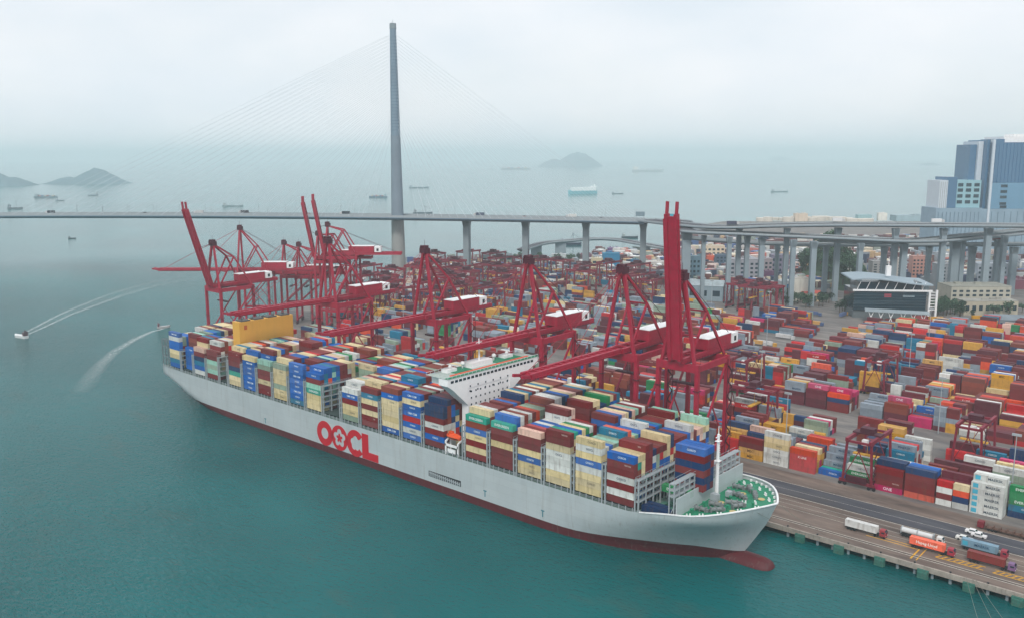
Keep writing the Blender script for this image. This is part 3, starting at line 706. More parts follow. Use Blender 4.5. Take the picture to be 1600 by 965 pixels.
# ------------------------------------------------------------------ ship-to-shore cranes (local y: 0 at the sea rail, inland positive)
_beam_cache = {}
def sts(loc, rz, label, raised=False, lean=78, hg=60.0, ha=98.0, sc=1.0, blen=68, group='ship-to-shore gantry cranes', mat_=None, back=112-64, gauge=26, simple=False, boom_z=None):
    CR = mat_ or CRANE
    t = empty('quay_crane', loc, rz, label=label, cat='crane', group=group); t.scale = (sc,)*3
    z0 = GZ*0; G = hg-GZ; A = ha-GZ; W2 = 9.6
    for x in (-W2, W2):
        for y in (0, gauge):
            b = MB(); b.beam((x,y,3.2),(x,y,G+1.5),1.75,1.6)
            b.build('leg', CR, t)
            b = MB(); b.box(x-3.4,x+3.4,y-.55,y+.55,1.3,2.4)
            b.box(x-.8,x+.8,y-.7,y+.7,2.3,3.4)
            for k in range(4): b.cyl((x-2.7+1.8*k,y-.4,.55),(x-2.7+1.8*k,y+.4,.55),.55,n=8)
            b.build('bogie', CRANED, t)
    for y in (0, gauge):
        b = MB(); b.beam((-W2,y,4.2),(W2,y,4.2),1.4,1.6); b.build('sill_beam', CR, t)
        b = MB(); b.beam((-W2-.8,y,G-.4),(W2+.8,y,G-.4),1.8,3.4); b.build('portal_beam', CR, t)
    for x in (-W2, W2):
        b = MB(); b.beam((x,0,17),(x,gauge,17),1.3,1.8); b.build('side_beam', CR, t)
        b = MB(); b.beam((x,0,G-.3),(x,gauge,G-.3),1.4,2.6); b.build('side_beam', CR, t)
        b = MB(); b.beam((x,.6,18),(x,gauge-.5,G-1.5),.8,.8); b.build('diagonal_brace', CR, t)
        if not simple:
            b = MB(); b.beam((x,gauge-.6,18),(x,gauge*.52,G*.5+9),.5,.5); b.build('diagonal_brace', CR, t)
    # trolley girder from the hinge back over the land legs
    b = MB()
    for x in (-3.1, 3.1): b.box(x-.65,x+.65,-2,back+3,G+1.3,G+3.6)
    for k in range(10): y = -1.6+k*(back+4)/9; b.box(-2.5,2.5,y-.25,y+.25,G+2.8,G+3.4)
    b.build('girder', CR, t)
    if not simple:
        b = MB()
        for x in (-4.3, 4.3):
            b.box(x-.45,x+.45,-1,back+3,G+1.2,G+1.35)
            for z in (.6,1.15): b.beam((x*1.1,-1,G+1.3+z),(x*1.1,back+3,G+1.3+z),.07,.07)
            k = 0
            while k < back+2: b.beam((x*1.1,k,G+1.3),(x*1.1,k,G+2.45),.07,.07); k += 2.5
        b.build('walkway', CRANED, t)
        b = MB()
        for z in (17.9, 32, 46):
            if z < G-6: b.box(-W2-1.4,-W2+1.4,-1.5,1.5,z,z+.15); b.box(W2-1.4,W2+1.4,-1.5,1.5,z,z+.15); b.beam((-W2-1.3,-1.4,z+1.1),(-W2+1.3,-1.4,z+1.1),.08,.08); b.beam((W2-1.3,-1.4,z+1.1),(W2+1.3,-1.4,z+1.1),.08,.08)
        b.build('leg_platforms', CRANED, t)
        b = MB(); b.cyl((-3,gauge+3,G+3.4),(-3,gauge+3,G+3.5),.2,n=6)
        for yy in (2,10,18): b.beam((.9,yy,G+1.2),(.9,yy,G-3-yy*.2),.1,.1)
        b.build('hoist_ropes', DARK, t)
    # boom
    bb = MB(); L_ = blen
    for x in (-2.3, 2.3):
        bb.box(x-.7,x+.7,-L_+5,0,-1.2,1.2)
        bb.beam((x,-L_+5,0),(x,-L_,.9),1.0,1.2)
    bb.box(-1.7,1.7,-L_+6,-.5,-.7,.45)
    k = 4
    while k < L_-5: bb.box(-1.9,1.9,-k-.25,-k+.25,.3,1.1); k += 4
    for x in (-3.5, 3.5):
        bb.box(x-.4,x+.4,-L_+7,-1,-.6,-.5)
        if not simple:
            bb.beam((x*1.1,-L_+7,.5),(x*1.1,-1,.5),.08,.08)
            k = 3
            while k < L_-7: bb.beam((x*1.1,-k,-.5),(x*1.1,-k,.5),.07,.07); k += 3
    boom = bb.build('boom', CR, t, loc=(0,-2,G+2.4))
    if raised: boom.rotation_euler.x = -R(lean)
    # apex frame
    ap = (0, 1.5, A)
    for x in (-W2+1.5, W2-1.5):
        b = MB(); b.beam((x,0,G+1),(x*.12,1.5,A),1.3,1.3); b.build('apex_leg', CR, t)
        jy, jz = 14.5, G+22
        b = MB(); b.beam((x*.12,1.8,A-.5),(x*.62,jy,jz),1.0,1.0); b.beam((x*.62,jy,jz),(x,gauge,G+1.5),1.0,1.0); b.build('apex_back_leg', CR, t)
        b = MB(); b.beam((x*.62,jy,jz),(x*.5,3.5,G+3),.9,.9); b.build('apex_strut', CR, t)
    b = MB(); b.box(-2.2,2.2,-.4,3.6,A-1.2,A+1.6); b.box(-1.6,1.6,.2,3,A+1.6,A+3.0); b.beam((0,1.5,A+3),(0,1.5,A+6),.15,.15)
    for x in (-1.6,1.6): b.cyl((x-.3,.6,A+2.1),(x+.3,.6,A+2.1),1.0,n=10)
    b.build('apex_head', CRANED, t)
    if not simple:
        b = MB(); b.beam((-5,7.8,G+12),(5,7.8,G+12),.6,.6); b.beam((-5.2,jy,jz),(5.2,jy,jz),.7,.7); b.build('apex_cross_beam', CR, t)
    # stays
    if not raised:
        for yy in (.45, .86):
            for x in (-3.1, 3.1):
                b = MB(); b.beam((x*.3,1,A),(x*.7,-2-L_*yy,G+3.6),.15,.15); b.build('fore_stay', CR, t)
    else:
        for x in (-3.1, 3.1):
            b = MB(); e = Vector((x,-2-math.cos(R(lean))*L_*.45-1.2,G+2.4+math.sin(R(lean))*L_*.45)); b.beam((x*.3,1,A),e,.18,.18); b.build('fore_stay', CRANED, t)
    for x in (-3.1, 3.1):
        b = MB(); b.beam((x*.3,2,A),(x,back-2,G+3.6),.2,.2); b.build('back_stay', CRANED, t)
    # machinery house, electrical room, cab, stair tower
    b = MB(); b.box(-3.8,3.8,gauge-7,gauge+14,G+3.7,G+8.6); h = b.build('machinery_house', CR, t)
    MB().box(-3.9,3.9,gauge-7.1,gauge+14.1,G+8.6,G+8.9).build('house_roof', WHITE, h)
    b = MB(); b.box(-4.2,4.2,gauge+14.6,gauge+20,G+3.7,G+8.3); e = b.build('electrical_room', WHITE, t)
    MB().box(1.0,2.6,gauge+14.5,gauge+14.6,G+5,G+7).box(4.2,4.3,gauge+16.4,gauge+18.2,G+4.6,G+6.8).build('door', DARK, e)
    b = MB(); b.box(-1.6,1.6,6,9.5,G-2.6,G+.2); c = b.build('operator_cab', WHITE, t)
    MB().box(-1.4,1.4,5.9,6.0,G-2.3,G-.3).build('cab_window', DGLASS, c)
    b = MB(); b.box(-2.6,2.6,3.5,11.5,G+.3,G+1.2); b.beam((0,7,G-2),(0,7,G-9),.12,.12); b.box(-6,6,6,8.4,G-9.8,G-9); b.build('trolley', CRANED, t)
    b = MB(); x0 = W2+1.2
    for z in range(4, int(G)-3, 7):
        b.beam((x0,gauge-1,z),(x0,gauge+3,z+3.5),.7,.15); b.beam((x0,gauge+3,z+3.5),(x0,gauge-1,z+7),.7,.15)
    for yy in (gauge-1.3, gauge+3.3): b.beam((x0,yy,3),(x0,yy,G),.22,.22)
    b.build('stair_tower', CRANED, t)
    return t
sts((336.5,64,GZ), 0, 'red quay crane with boom raised upright, nearest the ship bow', True, 84)
sts((305.8,64,GZ), 0, 'red quay crane with boom lowered, beside the nearest raised-boom crane')
sts((250.7,64,GZ), 0, 'red quay crane with boom lowered just ahead of the white ship bridge')
sts((176.5,64,GZ), 0, 'red quay crane with boom lowered over the middle of the ship, behind the bridge')
sts((90.5,64,GZ), 0, 'red quay crane with boom lowered close above the yellow funnel casing')
sts((-43,64,GZ), 0, 'red quay crane with leaning raised boom just off the ship stern', True, 74, hg=56, ha=88, blen=62)
RZ2 = R(-48.5)
def far_sts(u, v, za, label, **k):
    p = at(u, v, za); return sts((p.x, p.y, GZ), RZ2, label, ha=za, group='cranes on the farther quay', **k)
far_sts(372, 357, 89, 'faded red crane with boom level over the open water left of the others', hg=52, blen=72, simple=False, back=60)
far_sts(441, 380, 74, 'low faded red crane, left one of the pair behind the yellow funnel casing', hg=46, blen=34, simple=True, back=40)
far_sts(464, 383, 72, 'low faded red crane, right one of the pair behind the yellow funnel casing', hg=45, blen=34, simple=True, back=40)
far_sts(494, 366, 84, 'faded red crane with raised boom, left of the twin raised booms', raised=True, lean=80, hg=62, blen=52, simple=True, back=44)
far_sts(509, 352, 92, 'faded red crane with raised boom, right of the twin raised booms', raised=True, lean=80, hg=66, blen=50, simple=True, back=60)

# ------------------------------------------------------------------ yard gantries
def rtg_master():
    t = empty('yard_gantry', (0,0,-500))
    S, Wb, H = 23.6, 6.4, 20.5
    for y in (0, S):
        for x in (-Wb, Wb):
            MB().beam((x,y,1.6),(x*.82,y,H),.9,1.0).build('leg', PURPLE, t)
            b = MB()
            for dx in (-1.1, 1.1): b.cyl((x+dx,y-.35,.75),(x+dx,y+.35,.75),.75,n=8)
            b.box(x-1.6,x+1.6,y-.4,y+.4,1.0,1.7); b.build('wheel_set', DARK, t)
        MB().beam((-Wb-1.5,y,2.2),(Wb+1.5,y,2.2),1.0,1.2).build('sill_beam', PURPLE, t)
        b = MB(); b.beam((-Wb*.85,y,H),(Wb*.85,y,H),.8,1.0); b.beam((-Wb,y,3),(0,y,H-4),.35,.35); b.beam((Wb,y,3),(0,y,H-4),.35,.35); b.build('end_frame', PURPLE, t)
    for x in (-Wb*.8, Wb*.8): MB().box(x-.6,x+.6,-1.5,S+1.5,H,H+1.7).build('girder', PURPLE, t)
    b = MB(); b.box(-Wb*.8-1,Wb*.8+1,8,13,H+1.7,H+2.3); b.box(-3,3,8.5,12.5,H+2.3,H+4.4); b.build('trolley', CRANED, t)
    MB().box(-1.2,1.2,6.2,8.4,H-2.8,H-.4).build('operator_cab', WHITE, t)
    b = MB(); b.beam((0,10.5,H),(0,10.5,H-8),.15,.15); b.box(-6,6,9.4,11.6,H-8.6,H-8); b.build('spreader', YLINE, t)
    b = MB(); b.box(-4.5,4.5,-1.9,-.8,2.9,5.4); b.build('engine_box', CRANED, t)
    b = MB()
    for k in range(6): b.beam((Wb+.6,-.2,2.5+3*k),(Wb+.6,2.2,4+3*k),.5,.12); b.beam((Wb+.6,2.2,4+3*k),(Wb+.6,-.2,5.5+3*k),.5,.12)
    b.build('ladder', CRANED, t)
    return t
master = rtg_master(); bpy.context.view_layer.update(); register(master)
first = [True]
def rtg(x, y, label, rz=0, z=GZ, s=1):
    o = master if first[0] else copy_tree(master); first[0] = False
    o.location = (x, y, z); o.rotation_euler.z = rz; o.scale = (s, s, s)
    tag(o, label, 'crane', 'rubber-tyred yard gantries'); return o
rtg(396.5, 118.3, 'red yard gantry straddling the quayside block beside the green and white containers')
rtg(331, 172, 'red yard gantry just right of the nearest quay crane leg, above a blue container', rz=R(90))
rtg(427, 172, 'bright red yard gantry above orange containers near the right edge')
rtg(283, 226, 'dark red yard gantry right behind the nearest raised quay crane', )
rtg(347, 278, 'red yard gantry in the crowded yard behind a magenta container')
rtg(430, 470, 'small red yard gantry at the far right edge by the grey shed')
kk = 0
for u, v in ((1140,480),(1158,484),(1168,476),(1178,482),(1137,472)):
    p = at(u, v, GZ); rtg(p.x, p.y, 'faded red yard gantry in the cluster beside the grey pitched-roof shed, ' + ['foremost','second','middle one','rightmost','leftmost'][kk], rz=R(-90), s=1.1); kk += 1
spots = [(640,452),(668,446),(700,455),(722,442),(748,450),(770,437),(790,452),(690,470),(655,482),(735,476),(780,478),(615,470),(590,482),(560,470),(540,492),(905,452),(940,446),(965,462),(985,450),(560,452),(925,462),(760,428),(720,425),(690,428),(810,436),(655,440),(682,458),(712,466),(742,462),(770,464),(800,466),(625,458),(602,496),(665,498),(705,490),(748,492),(820,452),(838,440),(960,474),(990,468),(1010,478),(885,442),(572,486)]
for i, (u, v) in enumerate(spots):
    p = at(u, v, GZ)
    rtg(p.x, p.y, f'distant purple-red yard gantry in the far yard, {ORD[i]} of those beyond the lowered booms' if i < 15 else f'distant purple-red yard gantry toward the viaduct, {ORD[i-15]} of that far group', rz=R(random.choice((0,0,90))), s=1.2)

# ------------------------------------------------------------------ yard containers
pal_yard = 'R'*28+'D'*24+'S'*11+'N'*9+'K'*9+'O'*4+'W'*7+'Y'*5+'A'*14+'B'*3+'V'*10+'C'*4+'M'*3+'G'*2+'E'*3+'P'*3
pal_dull = 'R'*18+'D'*22+'N'*8+'A'*22+'E'*10+'V'*14+'W'*7+'Y'*6+'K'*5+'C'*4+'G'*2+'S'*4+'O'*2
yr = random.Random(5); YH = 2.65; yard = []
def stack(x, y, cols, L20=False, blk='', row=0, slot=0):   # cols from the top
    for t, c in enumerate(reversed(cols)): yard.append((x, y, GZ+.02+t*YH, c, L20, blk, row, slot, t, len(cols)))
RPY = 2.75
pal_cur = [pal_yard]
def rcols(n, base=None):
    base = base or yr.choice(pal_cur[0]); o = []
    for _ in range(n):
        if yr.random() < .45: base = yr.choice(pal_cur[0])
        o.append(base)
    return o
front = {0:('W W Y Y W W W',0), 1:('S S O S',0), 3:(None,0), 4:('R R R M',0), 5:('V R R R O',0), 7:('W W W W W W',0)}
def slotx(s): return 356.9+12.95*s
for s in range(-9, 13):
    for r_ in range(6):
        y = 121.4+CW/2+RPY*r_; x = slotx(s)
        if r_ == 0:
            if s == 0: c = 'WYYWWW'; 
            elif s == 1: c = 'OSSS'
            elif s == 2: c = ''
            elif s == 3: c = ''
            elif s == 4: c = 'RRRM'
            elif s == 5: c = 'VRRRO'
            elif s == 6:
                stack(x-3.1, y, 'SWRW', True, 'Q', r_, s); stack(x+3.3, y, 'YOVW', True, 'Q', r_, s+.5); continue
            elif s == 7: c = 'WWWWW'
            elif s == 8: c = ''
            else: c = ''.join(rcols(yr.choice((3,4,5))))
        elif s == 3: c = ('', 'WGR', 'GWRD', 'WGRD', 'AARD', 'RRR')[r_]
        elif s == 2: c = ('', 'B', 'T', 'AR', 'AAV', 'AABA')[r_]
        elif s == 7 and r_ <= 2: c = 'WWWWWW'
        elif s == 8 and r_ < 2: c = ''
        elif s == 0 and r_ <= 2: c = 'AAARRD'[:5]
        elif s == -1 and r_ in (1,2): c = 'KKR'
        elif s == 4 and r_ in (1,2): c = 'VRRRR'
        elif s == 5 and r_ in (1,2): c = 'BRRRRR'[:5]
        else: c = ''.join(rcols(yr.choice((2,3,4,4,5))))
        if c: stack(x, y, c, False, 'Q', r_, s)
blocks = []
yb = 148.0
for bn, (y0, xa, xb) in enumerate(((148,-60,520),(174.5,-60,530),(228,-120,560),(254,-120,600),(280,-140,620),(306,-140,640),(338,-150,225),(338,262,660),(364,-160,225),(364,268,660),
        (390,-170,215),(390,285,660),(416,-170,190),(416,270,640),(446,-190,150),(446,262,640),(476,-200,-60),(476,268,640),(506,-210,-60),(506,300,640),(532,-210,-40),(532,330,620),(418,195,240),(440,195,236),(462,160,226))):
    s = 0; x = xa+CL/2; dens = .86 if xb > 300 else .78
    hot = yr.choice(pal_yard)
    while x < xb:
        pal_cur[0] = pal_yard if x > 190 else pal_dull
        empty_ = yr.random() > (dens if x > 190 else .6)
        hm = yr.choice((2,3,4,4,5)); hot = yr.choice(pal_cur[0]); l20 = yr.random() < .14
        for r_ in range(6):
            if empty_ and yr.random() < .8: continue
            h = max(0, min(5, hm+yr.choice((-2,-1,0,0,0,0,0,1))))
            c = rcols(h, yr.choice((hot, hot, yr.choice(pal_cur[0]))))
            y = y0+CW/2+RPY*r_
            if not h: continue
            if l20: stack(x-3.1, y, c, True, bn, r_, s); stack(x+3.1, y, rcols(h), True, bn, r_, s+.5)
            else: stack(x, y, c, False, bn, r_, s)
        x += 12.95; s += 1
        if s % 9 == 8: x += 6; hot = yr.choice(pal_yard)
tops = {}
for c in yard: tops[(c[5], c[6], c[7])] = max(tops.get((c[5], c[6], c[7]), 0), c[8]+1)
def yexp(c):
    x, y, z, k, l20, blk, row, slot, t, n = c
    d = (Vector((x,y,z))-Vector(CP)); dn = d.length
    w = d.dot(Fv); u = 800+FPX*d.dot(Rv)/w; v = 482.5-FPX*d.dot(Uv)/w
    if not (-20 < u < 1620 and v < 980): return 0
    if u < 1120 and blk in ('Q',0,1): return 0
    e = 0
    if t == n-1: e += .5
    if row == 0 or t >= tops.get((blk, row-1, slot), 0): e += 1
    if blk not in ('Q', 0) and row == 0 and t < 3: e *= .4
    return e/dn**2*(.55 if l20 else 1)
yrk = sorted(yard, key=lambda c: -yexp(c)); ysingle = set(map(id, [c for c in yrk[:300] if yexp(c) > 0]))
ymass = MB()
BL = {'Q':'the quayside block', 0:'second block inland', 1:'third block inland', 2:'fourth block inland', 3:'fifth block inland', 4:'sixth block inland'}
ysl = {}
for c in yard:
    if id(c) in ysingle: ysl.setdefault(c[5], set()).add(int(math.floor(c[7])))
ysl = {k: sorted(v) for k, v in ysl.items()}
for c in yard:
    x, y, z, k, l20, blk, row, slot, t, n = c
    ln = 6.06 if l20 else CL
    if id(c) in ysingle:
        o = link('yard_container', C20 if l20 else C40, loc=(x, y, z), color=CCL[k], cat='container', group='containers stacked in the yard')
        sl_ = ysl[blk].index(int(slot)); half = '' if not l20 else (' (right)' if slot % 1 else ' (left)')
        o['label'] = f"{CN[k]} container, {ORD[t]} tier up, {ORD[row]} row back, {ORD[sl_]} bay, {BL.get(blk, 'the far yard')}{half}"
        if row == 0 or t >= tops.get((blk, row-1, slot), 0):
            if not l20: 
                if blk == 'Q' and slot == 7 and k == 'W':
                    lettering(o, 'MAERSK', 1.5, 2.0, 1.35, (70,84,96)); q = MB().box(-5.4,-3.4,-CW/2-.03,-CW/2,.45,2.2).build('logo_square', FLAT, o, color=lin((70,170,196)))
                else: logo_for(o, k, yr)
        if slot >= 0 and blk == 'Q':
            hx = ln/2+.035
            d = MB()
            for sgn in (-1,1): d.box(hx,hx+.04,sgn*.58-.52,sgn*.58+.52,.15,2.55)
            d.build('door', PAINT, o, color=CCL[k])
    else:
        fv = yr.uniform(.75,1.2); ymass.box(x-ln/2, x+ln/2, y-CW/2, y+CW/2, z, z+CH-.05, c=tuple(min(.9,q*fv) for q in CCL[k][:3])+(1,), bottom=False)
ymass.build('yard_container_mass', PAINTF, label='thousands of mixed containers stacked in the yard behind the nearest blocks', cat='container', group='containers stacked in the yard', kind='stuff')

# ------------------------------------------------------------------ trucks and cars on the quay
def truck(x, y, cont, cab, label, yaw=0, tank=False, empty_bed=False, z=GZ):
    t = empty('container_truck', (x, y, z), R(yaw), label=label, cat='truck', group='trucks on the quay')
    b = MB(); b.box(-7.2,4.6,-1.0,1.0,1.0,1.35); b.box(-7.2,-3,-1.1,1.1,.9,1.1); b.build('chassis', DARK, t)
    for k, xx in enumerate((-6.2,-4.9,-3.6,4.2,7.6)):
        for yy in (-1.15,.75): MB().cyl((xx,yy,.52),(xx,yy+.4,.52),.52,n=10).build('wheel', DARK, t)
    b = MB(); b.box(5.9,8.3,-1.22,1.22,.9,2.6); b.quad([(5.9,-1.2,2.6),(8.2,-1.2,2.6),(7.8,-1.1,3.3),(5.9,-1.1,3.3)]); b.quad([(5.9,1.2,2.6),(5.9,1.1,3.3),(7.8,1.1,3.3),(8.2,1.2,2.6)])
    b.quad([(5.9,-1.1,3.3),(7.8,-1.1,3.3),(7.8,1.1,3.3),(5.9,1.1,3.3)]); b.quad([(5.9,-1.2,2.6),(5.9,-1.1,3.3),(5.9,1.1,3.3),(5.9,1.2,2.6)])
    c = b.build('cab', FLAT, t, color=lin(cab))
    MB().quad([(8.31,-1.1,2.55),(8.31,1.1,2.55),(7.86,1.0,3.25),(7.86,-1.0,3.25)]).__class__
    w = MB(); w.quad([(8.32,-1.1,2.0),(8.32,1.1,2.0),(8.32,1.1,2.55),(8.32,-1.1,2.55)]); w.quad([(8.24,-1.1,2.6),(8.24,1.1,2.6),(7.84,1.0,3.24),(7.84,-1.0,3.24)])
    w.quad([(6.6,-1.23,2.0),(7.8,-1.23,2.0),(7.8,-1.23,2.6),(6.6,-1.23,2.6)]); w.build('windscreen', DGLASS, c)
    for yy in (-.9,.9): MB().box(8.3,8.36,yy-.2,yy+.2,1.1,1.35).build('headlight', WHITE, c)
    MB().box(4.6,5.9,-.9,.9,1.0,1.3).box(4.8,5.6,-1.1,-.6,.6,1.1).build('fifth_wheel', DARK, t)
    if cont == 'tank':
        b = MB(); b.cyl((-6.8,0,2.45),(4.4,0,2.45),1.05,n=14); s = b.build('tank', FLAT, t, color=lin((206,208,208)))
        for x2 in (-7.1,-1.2,4.5): MB().box(x2,x2+.25,-1.15,1.15,1.3,3.6).build('frame', GREYP, t)
    elif cont:
        cn = link('cargo_box', C40, t, (-1.3,0,1.36), color=lin(cont)); return t, cn
    return t, None
tr = [(416.8,72.4,(214,214,212),(150,50,56),'white container on a truck with dull red cab, leftmost truck on the quay'),
      (435.2,79.8,'tank',(216,214,210),'pale tank container on a truck behind the orange loaded truck'),
      (441.2,72.2,(232,84,30),(160,40,60),'bright orange container on a truck with dark red cab'),
      (456.2,83.2,(112,146,166),(150,50,66),'pale blue container on a truck with red cab, nearer the yard'),
      (460.8,73.4,(128,50,48),(120,90,130),'maroon container on a truck near the right end of the quay'),
      (478,73,(128,50,48),(200,200,200),'maroon container truck waiting behind the yellow hatching at the far right')]
for k, (x, y, c, cb, lab) in enumerate(tr[:5]):
    t, cn = truck(x, y, c, cb, lab)
    if k == 3: lettering(cn, 'MAERSK', 1.4, 1, 1.35, (50,90,120)); MB().box(-5.6,-3.8,-CW/2-.04,-CW/2,.5,2.1).build('logo_square', FLAT, cn, color=lin((70,170,196)))
    if k == 2: lettering(cn, 'Hapag-Lloyd', 1.5, 0, 1.35, (250,240,232))
t = empty('flatbed_trailer', (459, 107, GZ), 0, label='long empty brown trailer chassis parked at the edge of the stacks', cat='trailer')
b = MB(); b.box(-8,8,-1.1,1.1,.9,1.3)
for k in range(7): b.box(-7.6+2.4*k,-7.2+2.4*k,-1.25,1.25,1.2,2.0)
b.build('bed', mat('rusty_brown',(96,70,60),.8,var=.3), t)
for xx in (-6.5,-5.2,-3.9,6.2): MB().cyl((xx,-1.2,.5),(xx,1.2,.5),.5,n=10).build('axle', DARK, t)
MB().box(-10.6,-8.3,-1.2,1.2,.6,3.0).build('cab', FLAT, t, color=lin((120,36,46)))
def car(x, y, col, label, yaw=0, z=GZ, s=1., group='cars and vans'):
    t = empty('parked_car', (x,y,z), R(yaw), label=label, cat='car', group=group); t.scale = (s,)*3
    b = MB(); b.box(-2.3,2.3,-.9,.9,.35,1.0)
    for q in ([(-1.5,-.85,1.0),(1.0,-.85,1.0),(.5,-.72,1.5),(-1.2,-.72,1.5)], [(1.0,.85,1.0),(-1.5,.85,1.0),(-1.2,.72,1.5),(.5,.72,1.5)],
              [(-1.2,-.72,1.5),(.5,-.72,1.5),(.5,.72,1.5),(-1.2,.72,1.5)], [(1.0,-.85,1.0),(1.0,.85,1.0),(.5,.72,1.5),(.5,-.72,1.5)], [(-1.5,.85,1.0),(-1.5,-.85,1.0),(-1.2,-.72,1.5),(-1.2,.72,1.5)]): b.quad(q)
    bd = b.build('body', FLAT, t, color=lin(col))
    w = MB(); w.quad([(.98,-.8,1.03),(.98,.8,1.03),(.54,.68,1.46),(.54,-.68,1.46)]); w.quad([(-1.2,-.86,1.05),(.8,-.86,1.05),(.4,-.76,1.42),(-1.05,-.76,1.42)]); w.build('window', DGLASS, bd)
    for xx in (-1.4,1.4):
        for yy in (-.95,.75): MB().cyl((xx,yy,.34),(xx,yy+.2,.34),.34,n=8).build('wheel', DARK, t)
    return t
car(448.9, 99.2, (226,226,226), 'white pickup on the dark road beside the stacks, nearer the left', s=1.25)
car(447.8, 90.5, (214,214,210), 'white van just behind the tank container truck', s=1.25)
car(451.3, 97.2, (222,220,220), 'white car following the white pickup on the dark road', s=1.15)
# mooring lines at the right end of the quay
for k, (x0, x1, y1) in enumerate(((457,474,38),(459,480,40),(460,486,42))):
    b = MB(); n = 14; a = Vector((x0, QY+.8, GZ+.6)); e = Vector((x1, y1-20, 1.0))
    for i in range(n):
        f = lambda q: a.lerp(e, q)+Vector((0,0,-3.2*4*q*(1-q)*.3))
        b.beam(f(i/n), f((i+1)/n), .1)
    b.build('mooring_rope', mat('rope_grey',(120,120,112),.9), label='thin grey mooring rope slanting down from the quay, '+('leftmost of three','middle of three','rightmost of three')[k], cat='rope', group='ropes at the end of the quay')
b = MB(); pr = None
for s, (xb, yb_, xq) in enumerate(((392,16,404),(396,20,412),(394,38,408),(397.5,33,418))):
    b = MB(); a = Vector((xb, yb_, 23.5)); e = Vector((xq, QY+.8, GZ+.6)); n = 12
    for i in range(n):
        f = lambda q: a.lerp(e, q)+Vector((0,0,-1.8*4*q*(1-q)))
        b.beam(f(i/n), f((i+1)/n), .09)
    b.build('mooring_rope', mat('rope_grey',(120,120,112),.9), label=f'thin mooring rope from the ship bow to the quay, {ORD[s]} from the hull', cat='rope', group='bow mooring ropes')

# ------------------------------------------------------------------ the cable-stayed bridge
TX, TY = -269.7, 436.6
d_ = -(R0*math.cos(R(10))) + Vector((Fv.x, Fv.y, 0)).normalized()*math.sin(R(10)); d_.z = 0; d_.normalize()   # along the main span
nrm = Vector((-d_.y, d_.x, 0))
def bp(s, off=0, z=0): return Vector((TX, TY, 0)) + d_*s + nrm*off + Vector((0,0,z))
def dz(s): return 78.6 - (s-90)**2*1.55e-5
br = empty('cable_stayed_bridge', (TX,TY,0), label='grey cable-stayed bridge with one tall tapering tower and fanned cables', cat='bridge')
L0 = Vector((TX,TY,0))
def Lc(v): return v-L0
b = MB(); b.cyl((0,0,-6),(0,0,76),8.9,7.3,24,caps=False); b.build('tower_base_shaft', mat('tower_base_concrete', (150,152,150), .8, var=.1, scale=.04, dirt=.15), br, smooth=True)
b = MB(); b.cyl((0,0,76),(0,0,172),7.3,5.6,24,caps=False); b.build('tower_shaft', mat('tower_concrete', (122,136,148), .75, var=.1, scale=.04), br, smooth=True)
b = MB(); b.cyl((0,0,172),(0,0,292),5.55,3.6,24,caps=False); b.build('tower_upper_shaft', STEEL, br, smooth=True)
b = MB()
for k in range(30): b.cyl((0,0,178+k*3.6),(0,0,178.6+k*3.6),5.55-.0165*k*3.6,n=20)
b.build('anchor_band', mat('anchor_dark',(98,120,138),.5), br)
b = MB(); b.cyl((0,0,292),(0,0,298),3.9,3.7,20); b.cyl((0,0,298),(0,0,303),.3,.1,6); b.beam((-2.5,0,298),(-2.5,0,300),.2); b.build('tower_cap', CONC, br)
for side in (-1, 1):
    b = MB(); ss = list(range(-290, 1000, 15))
    for s0, s1 in zip(ss, ss[1:]):
        c = [];
        for s in (s0, s1):
            z = dz(s); c.append([Lc(bp(s, side*o, z+h)) for o, h in ((7.5,0),(26,0),(26,-1.0),(20,-3.6),(11,-3.6),(7.5,-1.2))])
        for k in range(6):
            k2 = (k+1) % 6; b.quad([c[0][k], c[1][k], c[1][k2], c[0][k2]])
    b.build('deck_girder', mat('deck_blue_grey',(96,122,142),.6,var=.1,scale=.03), br)
    b = MB()
    for s0, s1 in zip(ss, ss[1:]):
        b.quad([Lc(bp(s0,side*8.5,dz(s0)+.05)), Lc(bp(s1,side*8.5,dz(s1)+.05)), Lc(bp(s1,side*25,dz(s1)+.05)), Lc(bp(s0,side*25,dz(s0)+.05))])
    b.build('roadway', ROADM, br)
    for o in (7.7, 25.8):
        b = MB()
        for s0, s1 in zip(ss, ss[1:]): b.beam(Lc(bp(s0,side*o,dz(s0)+.6)), Lc(bp(s1,side*o,dz(s1)+.6)), .35, 1.2)
        b.build('parapet', GREYP, br)
xb_ = MB().box(-1.2,1.2,-8,8,-3,-.6).mesh('cross_girder', STEEL)
for s in range(-288, 990, 18):
    if abs(s) < 12: continue
    o = link('cross_girder', xb_, br, Lc(bp(s,0,dz(s)))); o.rotation_euler.z = math.atan2(d_.y, d_.x)
CAB = mat('cable_pale', (205, 214, 220), .5, var=0)
for side in (-1, 1):
    for k in range(28):
        for sg in (1, -1):
            s = (38+17.2*k) if sg > 0 else -(30+9.6*k)
            zt = 184+k*3.75; b = MB()
            a = Vector((0,0,zt))+Lc(bp(0,side*2.5,0))-Vector((0,0,0)); a = Lc(bp(sg*3.5, side*2.2, zt)); e = Lc(bp(s, side*17, dz(s)+.5))
            b.beam(a, e, .2, .2); b.build('stay_cable', CAB, br)
lm_ = MB().beam((0,0,0),(0,0,11),.3).beam((0,0,11),(0,-3,11.2),.25).mesh('lamp_post', GREYP)
for s in range(-280, 980, 36):
    for side in (-1,1):
        o = link('lamp_post', lm_, br, Lc(bp(s, side*25.4, dz(s)))); o.rotation_euler.z = math.atan2(d_.y, d_.x)+(0 if side > 0 else PI)
